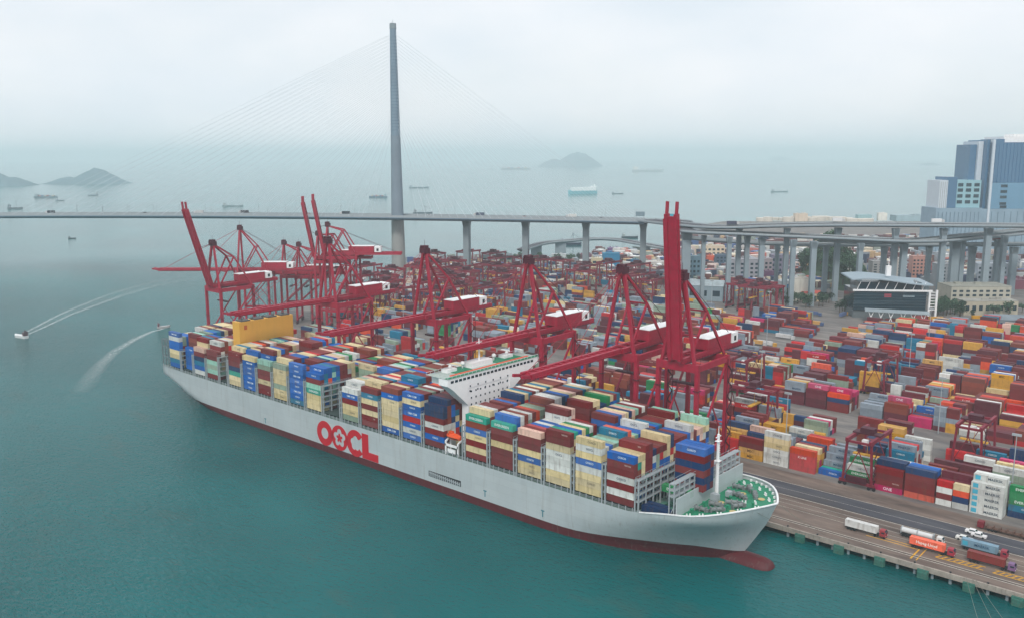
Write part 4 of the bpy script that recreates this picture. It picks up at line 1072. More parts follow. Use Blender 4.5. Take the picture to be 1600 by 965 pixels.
for k, (s, c, big) in enumerate(((70,(40,50,60),1),(205,(60,60,66),1),(262,(190,190,190),1),(340,(70,60,60),0),(470,(50,54,64),1),(560,(200,200,196),0),(-35,(220,220,220),0),(-95,(80,90,110),1),(-150,(170,60,60),0),(-205,(220,220,216),1),(-240,(90,90,100),0),(120,(140,40,40),0))):
    p = bp(s, -19 if k % 2 else -13, dz(s)+.06)
    t = empty('lorry' if big else 'bridge_car', p, math.atan2(d_.y, d_.x), label=('dark' if sum(c) < 400 else 'pale')+(' lorry' if big else ' car')+f' crossing the bridge deck, {ORD[sorted([70,205,262,340,470,560,-35,-95,-150,-205,-240,120], reverse=True).index(s)]} vehicle from the left', cat='lorry' if big else 'car', group='vehicles on the bridge')
    if big: MB().box(-6,3.5,-1.3,1.3,1,4.2).build('cargo_box', FLAT, t, color=lin(c)); MB().box(4,6.4,-1.3,1.3,.8,3.4).build('cab', FLAT, t, color=lin((200,200,200)))
    else: MB().box(-2.4,2.4,-.95,.95,.4,1.1).build('body', FLAT, t, color=lin(c)); MB().box(-1.5,1.1,-.85,.85,1.1,1.7).build('cabin', DGLASS, t)
# back-span piers
def col_down(p, ztop, w=6.5, l=4.5, rz=0, zb=GZ-.2, name='pier', cap=None, mat_=CONC, parent=None):
    b = MB(); b.box(-w/2,w/2,-l/2,l/2,zb-ztop,0)
    if cap:
        i = len(b.v); b.v += [(-w/2,-l/2,-7),(w/2,-l/2,-7),(w/2,l/2,-7),(-w/2,l/2,-7),(-cap,-l/2,-.02),(cap,-l/2,-.02),(cap,l/2,-.02),(-cap,l/2,-.02)]
        for f in ((4,5,6,7),(0,1,5,4),(1,2,6,5),(2,3,7,6),(3,0,4,7)): b.f.append(tuple(i+k for k in f)); b.m.append(0); b.c.append(None)
    o = b.build(name, mat_, parent, loc=(p[0]-(L0.x if parent else 0), p[1]-(L0.y if parent else 0), ztop)); o.rotation_euler.z = rz; return o
ang = math.atan2(d_.y, d_.x)
for s in (-84, -154, -224, -289):
    col_down(bp(s, 0), dz(s)-3.6, 6.6, 12.0, ang, cap=4.6, parent=br)
# ------------------------------------------------------------------ elevated roads
VIA = mat('viaduct_concrete', (138,152,160), .8, var=.12, scale=.05, dirt=.15)
def viaduct(name, pts, w, label, dep=2.6):
    t = empty(name, (0,0,0), label=label, cat='viaduct', group='elevated roads')
    P_ = [Vector(p) for p in pts]; path = []
    for i in range(len(P_)-1):                        # smooth the line
        a = P_[max(0,i-1)]; p = P_[i]; q = P_[i+1]; c = P_[min(len(P_)-1,i+2)]
        for k in range(8):
            s = k/8; path.append(.5*((2*p)+(q-a)*s+(2*a-5*p+4*q-c)*s*s+(3*p-a-3*q+c)*s**3))
    path.append(P_[-1]); ns = []
    for i, p in enumerate(path):
        dd = (path[min(i+1,len(path)-1)]-path[max(i-1,0)]); dd.z = 0; dd.normalize(); ns.append(Vector((-dd.y,dd.x,0)))
    g, r, pl, pr = MB(), MB(), MB(), MB()
    for i in range(len(path)-1):
        c = []
        for j in (i, i+1):
            p, n = path[j], ns[j]
            c.append([p+n*w/2, p-n*w/2, p-n*w/2-Vector((0,0,.9)), p-n*w*.25-Vector((0,0,dep)), p+n*w*.25-Vector((0,0,dep)), p+n*w/2-Vector((0,0,.9))])
        for k in range(6):
            k2 = (k+1) % 6; g.quad([c[0][k], c[1][k], c[1][k2], c[0][k2]])
        r.quad([path[i]+ns[i]*(w/2-.6)+Vector((0,0,.05)), path[i]-ns[i]*(w/2-.6)+Vector((0,0,.05)), path[i+1]-ns[i+1]*(w/2-.6)+Vector((0,0,.05)), path[i+1]+ns[i+1]*(w/2-.6)+Vector((0,0,.05))])
        pl.beam(path[i]+ns[i]*w*.49+Vector((0,0,.5)), path[i+1]+ns[i+1]*w*.49+Vector((0,0,.5)), .3, 1.3)
        pr.beam(path[i]-ns[i]*w*.49+Vector((0,0,.5)), path[i+1]-ns[i+1]*w*.49+Vector((0,0,.5)), .3, 1.3)
    g.build('box_girder', VIA, t); r.build('roadway', ROADM, t); pl.build('parapet', GREYP, t); pr.build('parapet', GREYP, t)
    return t, path, ns
def vpier(t, p, top, w, l, rz=0, cap=None):
    o = col_down((p.x, p.y), top, w, l, rz, cap=cap, mat_=VIA); o.parent = t
e_ = bp(-290, 0, dz(-290))
mainpts = [bp(-288,0,dz(-288)+.02), bp(-330,0,75.5), at(1070,359,75)+Vector((0,0,0)), at(1180,365,72), at(1300,370,70), at(1420,375,67), at(1510,371,66), at(1640,358,66)]
t1, pa, na = viaduct('main_viaduct', mainpts, 24, 'wide elevated road continuing right from the bridge, middle of the stacked decks')
t2, pb2, nb2 = viaduct('upper_viaduct', [bp(-292,16,78), at(1110,353.5,78), at(1200,351.5,80), at(1300,350,81), at(1420,350.5,81), at(1520,351,81), at(1660,352,81)], 26, 'uppermost elevated road running right across to the blue tower')
t3, pc, nc = viaduct('lower_viaduct', [at(1062,369,60), at(1120,374.5,59), at(1200,379.5,58), at(1330,381.5,57), at(1450,381.5,57), at(1560,381,57), at(1660,380,57)], 11, 'narrow elevated slip road, lowest of the stacked decks')
t4, pd, nd = viaduct('crossing_ramp', [at(1280,373,66), at(1360,378,64.5), at(1430,375,66), at(1520,366,70), at(1660,352,77)], 10, 'slip road rising to the right between the other elevated roads')
def pierpos(u, v, top): return at(u, v, top)
az = math.atan2(R0.y, R0.x)
for u, v, top, w, l, t in ((1073,364,72,12,6,t1),(1100,368,70,5,4,t3),(1140,370,70,6,5,t1),(1168,369,69,6,5,t1),(1191,372,68,7,5,t1),(1215,384,55.5,5,4,t3),(1240,375,68,6,5,t1),(1272,377,67,7,5,t1),(1291,385,54.5,6,5,t3),
                        (1345,380,65,6,5,t1),(1382,386,54,6.5,5,t3),(1413,381,63,8,5,t1),(1452,386,54,6,5,t3),(1493,378,62,11,6,t1),(1520,386,54,8,5,t3),(1560,375,62,6,5,t1),(1585,386,54,8,6,t3),(1155,358,75,6,5,t2),(1230,357,77,6,5,t2),(1310,356,77.5,7,5,t2),(1400,357,77.5,7,5,t2),(1475,357,77.5,7,5,t2),(1545,357,77.5,8,5,t2),(1570,368,68,6,5,t4),(1505,372,65,6,5,t4)):
    vpier(t, pierpos(u, v, top), top, w*.7, l, az, cap=w*.42+.5)
b_low, _, _ = viaduct('low_channel_bridge', [at(815,390,18), at(850,379.5,21), at(890,375.5,23), at(930,372.5,24), at(965,374,24), at(1000,380,22), at(1045,388,19)], 15, 'low faint road bridge crossing the channel behind the yard', 3)
for u, v, top in ((838,383,19),(876,378,21),(917,375,22),(1012,384,19)): vpier(b_low, at(u, v, top), top, 16 if u < 900 else 7, 6, az)
# sign gantries and lorries on the elevated roads
for k, (u, v, z, c, lab) in enumerate(((1000,345,84,(120,140,150),'grey square road sign on the bridge approach, left of the raised boom'),(1053,349,84,(60,160,180),'turquoise road gantry sign on the bridge approach, right of the raised boom'))):
    p = at(u, v, z-7); t = empty('road_sign', p, az, label=lab, cat='sign')
    MB().beam((-4,0,0),(-4,0,10),.4).beam((4,0,0),(4,0,10),.4).build('post', GREYP, t); MB().box(-5,5,-.3,0,5,10).build('sign_panel', FLAT, t, color=lin(c))
for k, (u, v, z, c, lab) in enumerate(((1145,352,79,(70,70,90),'dark lorry on the upper road'),(1310,347,82,(220,220,220),'white lorry on the upper road'),(1465,348.5,82,(226,226,226),'white van on the upper road beside the blue tower'),(1255,378,58.5,(222,220,214),'white van on the lowest slip road'),(1560,378,58,(120,60,60),'red lorry on the lowest slip road'))):
    p = at(u, v, z); t = empty('lorry', p, az, label=lab, cat='lorry', group='vehicles on the elevated roads')
    MB().box(-6,3.5,-1.3,1.3,1,4.2).build('cargo_box', FLAT, t, color=lin(c)); MB().box(3.8,6.2,-1.3,1.3,.8,3.2).build('cab', FLAT, t, color=lin((190,190,190)))

# ------------------------------------------------------------------ buildings
def windows(parent, w, d, h, z0, nx, nz, ww, wh, faces='fl', mat_=DGLASS, zt=None):
    zt = zt or h
    mf = MB().box(-ww/2,ww/2,-.12,0,-wh/2,wh/2).mesh('window', mat_)
    for f in faces:
        for i in range(nx):
            for j in range(nz):
                z = z0+(j+.5)*(zt-z0)/nz; s = (i+.5)/nx-.5
                if f == 'f': o = link('window', mf, parent, (s*w, -d/2, z))
                elif f == 'l': o = link('window', mf, parent, (-w/2, s*d, z)); o.rotation_euler.z = -PI/2
                elif f == 'r': o = link('window', mf, parent, (w/2, s*d, z)); o.rotation_euler.z = PI/2
def place(u0, u1, vb, z=GZ):
    a, c = at(u0, vb, z), at(u1, vb, z); return (a+c)/2, (c-a).length
def building(u0, u1, vb, vt, col, label, dep=.6, roof=None, nx=5, nz=3, pitched=False, cat='building', faces='f', name='low_building', group=None, yaw=0, zt_=None):
    p, w = place(u0, u1, vb); wd = (p-Vector(CP)).dot(Fv); h = zt_ or (vb-vt)*wd/FPX*.98; d = w*dep
    # front faces the camera side; keep the depth behind the front line
    c = p+Vector((-R0.y, R0.x, 0))*d/2
    t = empty(name, (c.x, c.y, GZ), az+R(yaw), label=label, cat=cat, group=group)
    b = MB(); b.box(-w/2,w/2,-d/2,d/2,0,h); wl = b.build('wall', mat('wall_%d_%d_%d' % col, col, .85, var=.12, scale=.08, dirt=.2), t)
    rc = roof or tuple(int(x*.8+30) for x in col); rm = mat('roof_%d_%d_%d' % rc, rc, .85, var=.2, scale=.1, dirt=.3)
    if pitched:
        b = MB(); r = h*.28; b.quad([(-w/2-.5,-d/2-.5,h),(w/2+.5,-d/2-.5,h),(w/2+.5,0,h+r),(-w/2-.5,0,h+r)]); b.quad([(w/2+.5,d/2+.5,h),(-w/2-.5,d/2+.5,h),(-w/2-.5,0,h+r),(w/2+.5,0,h+r)])
        b.quad([(-w/2-.5,-d/2-.5,h),(-w/2-.5,0,h+r),(-w/2-.5,d/2+.5,h)]); b.quad([(w/2+.5,-d/2-.5,h),(w/2+.5,d/2+.5,h),(w/2+.5,0,h+r)]); b.quad([(-w/2-.5,-d/2-.5,h),(-w/2-.5,d/2+.5,h),(w/2+.5,d/2+.5,h),(w/2+.5,-d/2-.5,h)]); b.build('roof', rm, t)
    else:
        b = MB(); b.box(-w/2-.2,w/2+.2,-d/2-.2,d/2+.2,h,h+.5)
        for k in range(3): xx = random.uniform(-.38,.3)*w; yy = random.uniform(-.35,.2)*d; b.box(xx,xx+w*.1,yy,yy+d*.12,h+.5,h+.5+random.uniform(1,2.5))
        b.build('roof', rm, t)
    if nx: windows(t, w, d, h*.9, h*.12, nx, nz, w/nx*.55, h/nz*.38, faces)
    return t, w, d, h
PALE_ = mat('sign_pale', (170,186,194), .5)
# dark glass terminal building with the wave roof
p0, w0 = place(1334, 1450, 497); hgt = 34
t = empty('terminal_building', (p0.x, p0.y, GZ), az+R(-6), label='dark glass terminal office building with a white wave-shaped roof and white frame', cat='building')
MB().box(-w0/2,w0/2-4,0,34,7,hgt-9).build('glass_wall', DGLASS, t)
MB().box(-w0/2+4,w0/2-8,2,30,hgt-9,hgt-2).build('upper_glass_storey', DGLASS, t)
for k in range(7): MB().box(-w0/2-.5,w0/2-3.5,-.5,0,7.5+k*2.6,7.9+k*2.6).build('spandrel_band', mat('spandrel_grey',(40,66,80),.4), t)
MB().box(-w0/2-1.5,w0/2+.5,-1.4,-.2,hgt-9.6,hgt-8.0).build('white_beam', WHITE, t)
for x in (w0/2-1.5, w0/2+4.5): MB().box(x-.8,x+.8,-1.3,.3,0,hgt-8).build('white_column', WHITE, t)
for k in range(7): MB().box(w0/2-.7,w0/2+3.7,-1,-.4,8+k*2.6,8.6+k*2.6).build('balcony_rail', WHITE, t)
MB().box(-7,-1,-.12,0,19,22).build('red_emblem', mat('emblem_red',(170,60,76),.5), t); MB().box(9,19,-.12,0,19.6,21).build('pale_sign', PALE_, t)
b = MB(); n = 24
for i in range(n):
    f = lambda q: hgt-.5+3.0*math.sin(PI*(.2+q*1.3))*(1-.2*q)
    x0, x1 = -w0/2-4+(w0+4)*i/n, -w0/2-4+(w0+4)*(i+1)/n; z0, z1 = f(i/n), f((i+1)/n)
    b.quad([(x0,-4,z0),(x1,-4,z1),(x1,34,z1+1),(x0,34,z0+1)]); b.quad([(x0,-4,z0-1),(x0,34,z0),(x1,34,z1),(x1,-4,z1-1)]); b.quad([(x0,-4,z0-1),(x1,-4,z1-1),(x1,-4,z1),(x0,-4,z0)]) ; b.quad([(x0,34,z0+1),(x1,34,z1+1),(x1,34,z1),(x0,34,z0)])
b.build('wave_roof', mat('roof_pale_grey',(150,166,176),.5,var=.1,dirt=.15), t)
MB().box(-4,0,8,12,hgt+3,hgt+12).beam((-2,10,hgt+12),(-2,10,hgt+20),.4).build('roof_mast', WHITE, t)
for k in range(8): MB().beam((-w0/2+2+k*8,-.9,hgt-8),(-w0/2+5+k*8,-.9,hgt-1),.4).build('roof_strut', WHITE, t)
b = MB(); b.box(-w0/2,w0/2,1,30,0,7); b.build('podium', mat('podium_grey',(96,104,108),.8), t)
for k, (u, v) in enumerate(((1375,503),(1425,506))):
    p = at(u, v, GZ); tt = empty('steel_canopy', (p.x,p.y,GZ), az+R(-20), label='slanted pale steel canopy on white struts before the glass building, '+('left one','right one')[k], cat='canopy', group='canopies before the glass building')
    MB().box(-13,13,-8,8,10,10.6).build('canopy_roof', mat('canopy_grey',(150,162,168),.5), tt)
    for x in (-10,-2,6): MB().beam((x,-6,0),(x+4,-6,10),.6).beam((x+4,-6,0),(x,-6,10),.6).build('strut', WHITE, tt)
# grey pitched shed, beige block and others
building(1076,1136,470,446,(138,156,166),'grey-blue shed with a pale pitched roof behind the raised boom',dep=.8,roof=(176,190,196),nx=3,nz=1,pitched=True,yaw=-18)
building(1484,1578,482,447,(178,174,160),'beige stepped office block with many windows below the viaduct',dep=.5,roof=(150,150,140),nx=9,nz=4)
building(1505,1590,492,470,(178,170,152),'low beige wing in front of the stepped office block',dep=.3,roof=(156,154,146),nx=8,nz=1)
building(1238,1262,470,434,(210,206,196),'pale tall block with a bright blue panel near the trees',dep=.7,nx=0)
p, w = place(1219,1240,460); t = empty('blue_shed', (p.x,p.y,GZ), az, label='small white building with a big bright blue front panel', cat='building')
MB().box(-w/2,w/2,0,14,0,14).build('wall', WHITE, t); MB().box(-w/2+1,w/2-1,-.4,0,2.5,11).build('blue_panel', FLAT, t, color=lin((0,118,176)))
building(1254,1283,471,458,(200,180,150),'small cream building with a red pitched roof',dep=.7,roof=(188,84,70),nx=4,nz=1,pitched=True)
building(1560,1640,520,500,(130,140,146),'grey flat shed at the right edge beyond the stacks',dep=.6,roof=(120,130,138),nx=0,pitched=True,yaw=-14)
building(1140,1185,440,405,(150,150,158),'grey warehouse block under the viaduct beside tall piers',dep=.6,nx=6,nz=4)
building(1205,1232,430,398,(120,116,136),'purple-grey warehouse under the viaduct',dep=.6,nx=5,nz=3)
building(1075,1100,440,400,(100,130,146),'blue-grey block directly behind the raised boom',dep=.6,nx=4,nz=4)
building(1098,1132,408,384,(206,190,166),'cream block framed by the viaduct piers',dep=.5,nx=5,nz=3)
building(1105,1120,412,400,(204,88,60),'orange shed between viaduct piers',dep=.7,nx=0)
building(1118,1136,418,398,(70,90,112),'dark blue block between viaduct piers',dep=.6,nx=3,nz=3)
building(1150,1180,400,386,(180,176,172),'pale grey flat building behind the cream block',dep=.6,nx=6,nz=2)
building(1180,1206,438,404,(148,138,142),'pinkish-grey block beside the purple warehouse',dep=.6,nx=4,nz=4)
building(1362,1388,438,408,(150,150,150),'narrow grey tower block right of the wooded slope',dep=.7,nx=3,nz=6)
building(1395,1412,440,404,(176,170,164),'narrow pale block between two viaduct piers, right of the wooded slope',dep=.7,nx=3,nz=6)
building(1424,1447,436,400,(180,132,120),'pinkish block with red awnings under the viaduct',dep=.6,nx=4,nz=5)
building(1428,1480,432,415,(150,70,72),'dull red low depot beneath the viaduct',dep=.5,nx=6,nz=1)
building(1462,1492,448,412,(140,146,152),'grey block close left of the widest viaduct pier',dep=.6,nx=4,nz=5)
building(1526,1580,440,412,(150,160,170),'pale blue-grey block beneath the blue tower',dep=.6,nx=7,nz=3)
building(1575,1640,452,438,(128,66,84),'long maroon shed at the right edge under the viaduct',dep=.6,nx=0)
building(942,968,422,396,(34,120,160),'bright teal-blue block of stacked boxes behind the yard',dep=.6,nx=0)
building(924,943,422,404,(210,196,160),'small beige block left of the teal-blue one',dep=.6,nx=2,nz=2)
building(950,968,398,388,(112,80,128),'purple block behind the teal-blue one',dep=.6,nx=0)
building(986,998,420,406,(30,110,150),'small teal block beside a bridge pier',dep=.7,nx=2,nz=1)
building(965,1040,398,392,(196,190,184),'long pale flat shed beyond the teal blocks',dep=.3,nx=0)
building(905,925,405,398,(110,70,84),'dull red quay shed by the channel',dep=.6,nx=0)
building(1000,1060,420,410,(190,186,180),'pale long shed left of the raised boom',dep=.4,nx=8,nz=1)
building(1010,1036,440,424,(120,120,136),'grey-violet block left of the raised boom',dep=.5,nx=4,nz=2)
building(862,885,403,398,(196,200,200),'white low shed at the channel edge',dep=.5,nx=0)
building(690,745,416,405,(104,84,92),'long dull red-brown shed by the shore right of the tower',dep=.4,nx=0)
building(752,800,412,399,(88,100,106),'dark grey shed by the shore between bridge piers',dep=.5,nx=5,nz=1)
building(642,664,428,414,(92,104,112),'dark block at the foot of the bridge tower',dep=.7,nx=3,nz=2)
building(820,850,424,414,(110,116,124),'grey shed behind the shore trees',dep=.5,nx=3,nz=1)
building(1186,1210,440,424,(96,60,90),'plum-coloured box stack under the viaduct',dep=.6,nx=0)
building(1275,1300,425,402,(120,92,104),'dull plum block left of the wooded slope',dep=.6,nx=4,nz=3)
building(1215,1262,398,385,(196,190,180),'cream low block seen between the two lower decks',dep=.4,nx=8,nz=2)
building(1290,1330,400,386,(176,172,166),'pale grey block left of the hill behind the piers',dep=.5,nx=6,nz=2)
# clutter of box stacks, huts and small buildings on the far land, too many and too small to tell apart
fr2 = random.Random(21); cm = MB()
def clutter(u0, u1, v0, v1, n, smax=1., hs=(2.6,8)):
    for _ in range(n):
        p = at(fr2.uniform(u0,u1), fr2.uniform(v0,v1), GZ); a = az+fr2.choice((0,.5,-.9,1.57,.2)); ca, sa = math.cos(a), math.sin(a)
        lx, ly, h = fr2.uniform(4,16)*smax, fr2.uniform(2.5,7)*smax, fr2.uniform(*hs); k = fr2.choice('RRDNAAWWYEVVPBKORWA'); c = CCL[k]
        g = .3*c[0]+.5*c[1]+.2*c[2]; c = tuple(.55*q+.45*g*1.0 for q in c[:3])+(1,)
        q = [Vector((p.x+x*ca-y*sa, p.y+x*sa+y*ca, 0)) for x, y in ((-lx/2,-ly/2),(lx/2,-ly/2),(lx/2,ly/2),(-lx/2,ly/2))]
        lo = [Vector((w_.x,w_.y,GZ)) for w_ in q]; hi = [Vector((w_.x,w_.y,GZ+h)) for w_ in q]
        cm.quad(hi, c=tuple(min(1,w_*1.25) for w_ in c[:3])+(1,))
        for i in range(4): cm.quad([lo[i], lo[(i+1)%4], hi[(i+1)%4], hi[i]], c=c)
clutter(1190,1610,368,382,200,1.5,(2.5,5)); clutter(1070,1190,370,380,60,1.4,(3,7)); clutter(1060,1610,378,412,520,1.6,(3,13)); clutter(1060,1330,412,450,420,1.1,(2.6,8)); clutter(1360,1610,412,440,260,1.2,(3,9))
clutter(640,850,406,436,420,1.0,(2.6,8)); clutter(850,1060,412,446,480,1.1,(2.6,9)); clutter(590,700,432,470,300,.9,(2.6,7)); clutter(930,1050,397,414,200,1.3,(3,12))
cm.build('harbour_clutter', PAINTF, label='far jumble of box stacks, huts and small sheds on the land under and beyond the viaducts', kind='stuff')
# blue glass tower and its lower wing
def tower_block(u0, u1, vt, dist_z, col, label, parts):
    pass
pt = at(1455, 402, GZ); D_ = (pt-Vector(CP)).dot(Fv)
def upx(u): return (u-800)/FPX*D_
def zpx(v): return CP[2] - (v-243.5)/FPX*D_
org = Vector((CP[0],CP[1],0)) + Vector((Fv.x,Fv.y,0)).normalized()*(D_*1.0/math.cos(ta)*1.0)
org = Vector((pt.x,pt.y,0)) - R0*upx(1455)
def tb(u): return upx(u)
bt = empty('glass_tower', (org.x,org.y,GZ), az, label='tall blue glass office tower with white vertical edges and white rooftop, at the right edge', cat='building')
def seg(parent, name, u0, u1, vt, vb, d0, d1, m_): return MB().box(tb(u0), tb(u1), d0, d1, (zpx(vb)-GZ if vb < 399 else 0), zpx(vt)-GZ).build(name, m_, parent)
TB = mat('tower_blue', (66,108,142), .25, var=.1, scale=.02, spec=.7); TB2 = mat('tower_blue_pale', (100,144,172), .3, var=.1, scale=.02, spec=.6)
TG = mat('tower_grey_base', (132,156,172), .6, var=.12, scale=.05)
seg(bt,'glass_wall',1535,1680,226,287,0,60,TB); seg(bt,'lower_glass_wall',1535,1680,287.2,327,0,60,TB2); seg(bt,'base_wall',1524,1680,327.2,400,-2,62,TG)
seg(bt,'side_glass_wall',1531,1534.8,222,327,6,60,TB); PALE = mat('tower_pale_trim', (196,206,214), .5, var=.08)
seg(bt,'white_corner',1535,1538.5,221.5,400,-3,5,PALE)
seg(bt,'rooftop_storey',1554,1680,217,225.8,4,56,WHITE); seg(bt,'parapet_block',1539,1554,221,225.9,1,40,TB)
seg(bt,'rear_slab',1513,1523,229,400,20,60,TB); seg(bt,'white_core',1523.4,1530.8,224,400,16,60,PALE)
b = MB()
for k in range(22): b.box(tb(1556+k*5.5), tb(1556+k*5.5+1), 3.5, 4, zpx(217)-GZ, zpx(214)-GZ)
b.box(tb(1570),tb(1680),6,30,zpx(217)-GZ,zpx(213.5)-GZ); b.build('rooftop_frame', WHITE, bt)
wmm = MB().box(-tb(1000+200)/200*2.6,tb(1200)/200*2.6,-.5,0,-1.6,1.6)
wm_ = MB().box(-4.6,4.6,-.5,0,-1.9,1.9).mesh('window', DGLASS)
for u in (1559, 1603, 1645):
    for v in (292,300.5,309,319): link('window', wm_, bt, (tb(u), 0, zpx(v)-GZ))
for v in (324,): link('window', wm_, bt, (tb(1560), 0, zpx(v)-GZ))
sp = MB().box(-.25,.25,-.35,0,0,zpx(227)-zpx(287)).mesh('mullion', mat('mullion_blue',(40,96,140),.4))
for k in range(24): link('mullion', sp, bt, (tb(1541+k*5.6), 0, zpx(287)-GZ))
sp2 = MB().box(-.35,.35,-.45,0,0,zpx(329)-GZ-2).mesh('base_fin', mat('fin_grey',(104,128,146),.6))
for k in range(14): link('base_fin', sp2, bt, (tb(1542+k*10), -2, 0))
bl = empty('lower_glass_block', (org.x,org.y,GZ), az, label='lower blue and white glass block with square dark windows, left of the tall tower', cat='building')
seg(bl,'white_wall',1455.5,1468,283,325,-8,30,PALE); seg(bl,'blue_wall',1468.2,1483,278,325,-6,32,TB); seg(bl,'window_wall',1483.2,1521,283,325,-4,34,mat('pale_teal',(142,182,192),.5,var=.1))
seg(bl,'base_wall',1452,1522.8,325.2,400,-9,36,TG)
wq = MB().box(-3.6,3.6,-.5,0,-2.3,2.3).mesh('window', DGLASS)
for u in (1489.5,1502,1514.5):
    for v in (290,298,307,316): link('window', wq, bl, (tb(u), -4, zpx(v)-GZ))
fn = MB().box(-.4,.4,-.5,0,0,zpx(329)-GZ-2).mesh('base_fin', mat('fin_grey',(104,128,146),.6))
for k in range(11): link('base_fin', fn, bl, (tb(1456+k*6.2), -9, 0))
for k in range(4): MB().box(tb(1457+k*3),tb(1457.8+k*3),-8.4,-8,zpx(325)-GZ,zpx(285)-GZ).build('white_fin', GREYP, bl)
# oil tanks and low white strip on the far shore
far_w = mat('far_white', (206,198,186), .8, var=.1)
tank = MB().cyl((0,0,0),(0,0,1),1,n=16).mesh('storage_tank', far_w)
for k in range(16):
    u = 1190+k*11+random.uniform(-3,3); p = at(u, 345.5+random.uniform(-.8,.8), GZ); r_ = random.uniform(9,17)
    o = link('storage_tank', tank, loc=(p.x,p.y,GZ), label=f'low white storage tank on the far shore, {ORD[k]} from the left', cat='tank', group='tanks on the far shore'); o.scale = (r_,r_,random.uniform(6,10))
for k, (u0,u1,vb,vt,c,lab) in enumerate(((1242,1262,346,334,(214,196,176),'pinkish-white block standing among the far tanks'),(1340,1362,345,336,(150,186,190),'small teal depot on the far shore'),(1372,1386,345,333,(230,226,216),'white block at the right end of the far tanks'),(1400,1450,346,337,(150,176,184),'faint blue shed on the far shore beside the glass block'))):
    building(u0,u1,vb,vt,c,lab,dep=.5,nx=0)
# ------------------------------------------------------------------ trees
def leaf_mesh(seed, w=1.0, h=1.0, n=420):
    r = random.Random(seed); b = MB(); cl = []
    for _ in range(9):
        a = r.uniform(0,2*PI); q = r.uniform(.15,.75); cl.append((math.cos(a)*q*3.6*w, math.sin(a)*q*3.6*w, 4.5+r.uniform(0,5)*h, r.uniform(1.2,2.3)))
    for i in range(n):
        cx, cy, cz, cr_ = r.choice(cl); d = Vector((r.gauss(0,1), r.gauss(0,1), r.gauss(0,1))).normalized()*cr_*r.uniform(.7,1.1)
        c = Vector((cx,cy,cz))+d; s = r.uniform(.35,.7); a = Vector((r.gauss(0,1),r.gauss(0,1),r.gauss(0,1))).normalized(); e = a.orthogonal().normalized()
        g = r.uniform(.75,1.25); b.quad([c-a*s, c-e*s*.7, c+a*s, c+e*s*.7], c=(.045*g,.095*g,.05*g,1))
    return b.mesh('crown', mat('foliage', (40,70,44), .9, src='face', var=.2, scale=.3))
crowns = [leaf_mesh(1), leaf_mesh(2,1.2,.8), leaf_mesh(3,.9,1.15)]
trm = MB(); trm.cyl((0,0,0),(0,0,5.5),.38,.22,7); trm.cyl((0,0,3.6),(1.5,.6,6.4),.18,.1,5); trm.cyl((0,0,4.1),(-1.4,-.8,6.8),.17,.09,5); trm = trm.mesh('trunk', mat('bark',(84,70,58),.9))
# wooded slope under the viaduct
c0 = at(1330, 452, GZ); hill = MB(); n = 22
for i in range(n+1):
    for j in range(n+1):
        x, y = (i/n-.5)*2, (j/n-.5)*2; r_ = math.sqrt(x*x+y*y); z = 36*max(0, 1-r_)**1.2*(1+.3*mnoise.noise(Vector((x*3,y*3,0)))); hill.v.append((x*30, y*90, z))
for i in range(n):
    for j in range(n):
        a = i*(n+1)+j; hill.f.append((a, a+n+1, a+n+2, a+1)); hill.m.append(0); hill.c.append(None)
hc = c0+Vector((-R0.y,R0.x,0))*70
ho_ = hill.build('green_hill', GRASS, kind='structure', smooth=True, loc=(hc.x,hc.y,GZ-.3)); ho_.rotation_euler.z = az
k = 0
def tree(x, y, z, s, label):
    t = empty('leafy_tree', (x,y,z), random.uniform(0,6), label=label, cat='tree', group='trees around the port')
    t.scale = (s,s,s*random.uniform(.9,1.15)); link('crown', random.choice(crowns), t); link('trunk', trm, t)
rt = random.Random(3)
for i in range(60):
    x, y = rt.uniform(-.75,.75), rt.uniform(-.8,.6)
    if x*x+y*y > .75: continue
    r_ = math.sqrt(x*x+y*y); z = 36*max(0,1-r_)**1.2*(1+.3*mnoise.noise(Vector((x*3,y*3,0))))
    q = hc + R0*x*30 + Vector((-R0.y,R0.x,0))*y*90
    tree(q.x, q.y, GZ+z-.8, rt.uniform(1.5,2.3), f"dark green tree on the wooded slope, {'left' if x < -.25 else 'middle' if x < .25 else 'right'} part, {ORD[k]} counted uphill"); k += 1
areas = [(1456,1480,480,494,12,'right of the glass terminal building'),(1480,1520,484,500,14,'between glass building and beige block'),(1310,1332,484,492,5,'at left end of glass building'),(1225,1300,472,482,12,'on the road left of glass building'),
         (1520,1600,486,496,9,'on the road before the beige block'),(755,850,407,414,12,'on the shore below the bridge piers'),(855,905,408,416,9,'by the channel behind the yard'),(1195,1235,462,472,6,'beside the blue panelled building')]
for (u0,u1,v0,v1,n,lab) in areas:
    for i in range(n):
        p = at(u0+(u1-u0)*(i+.5)/n+rt.uniform(-2,2), rt.uniform(v0,v1), GZ); tree(p.x,p.y,GZ-.1,rt.uniform(.8,1.35), f"green tree {lab}, {ORD[i]} from the left")
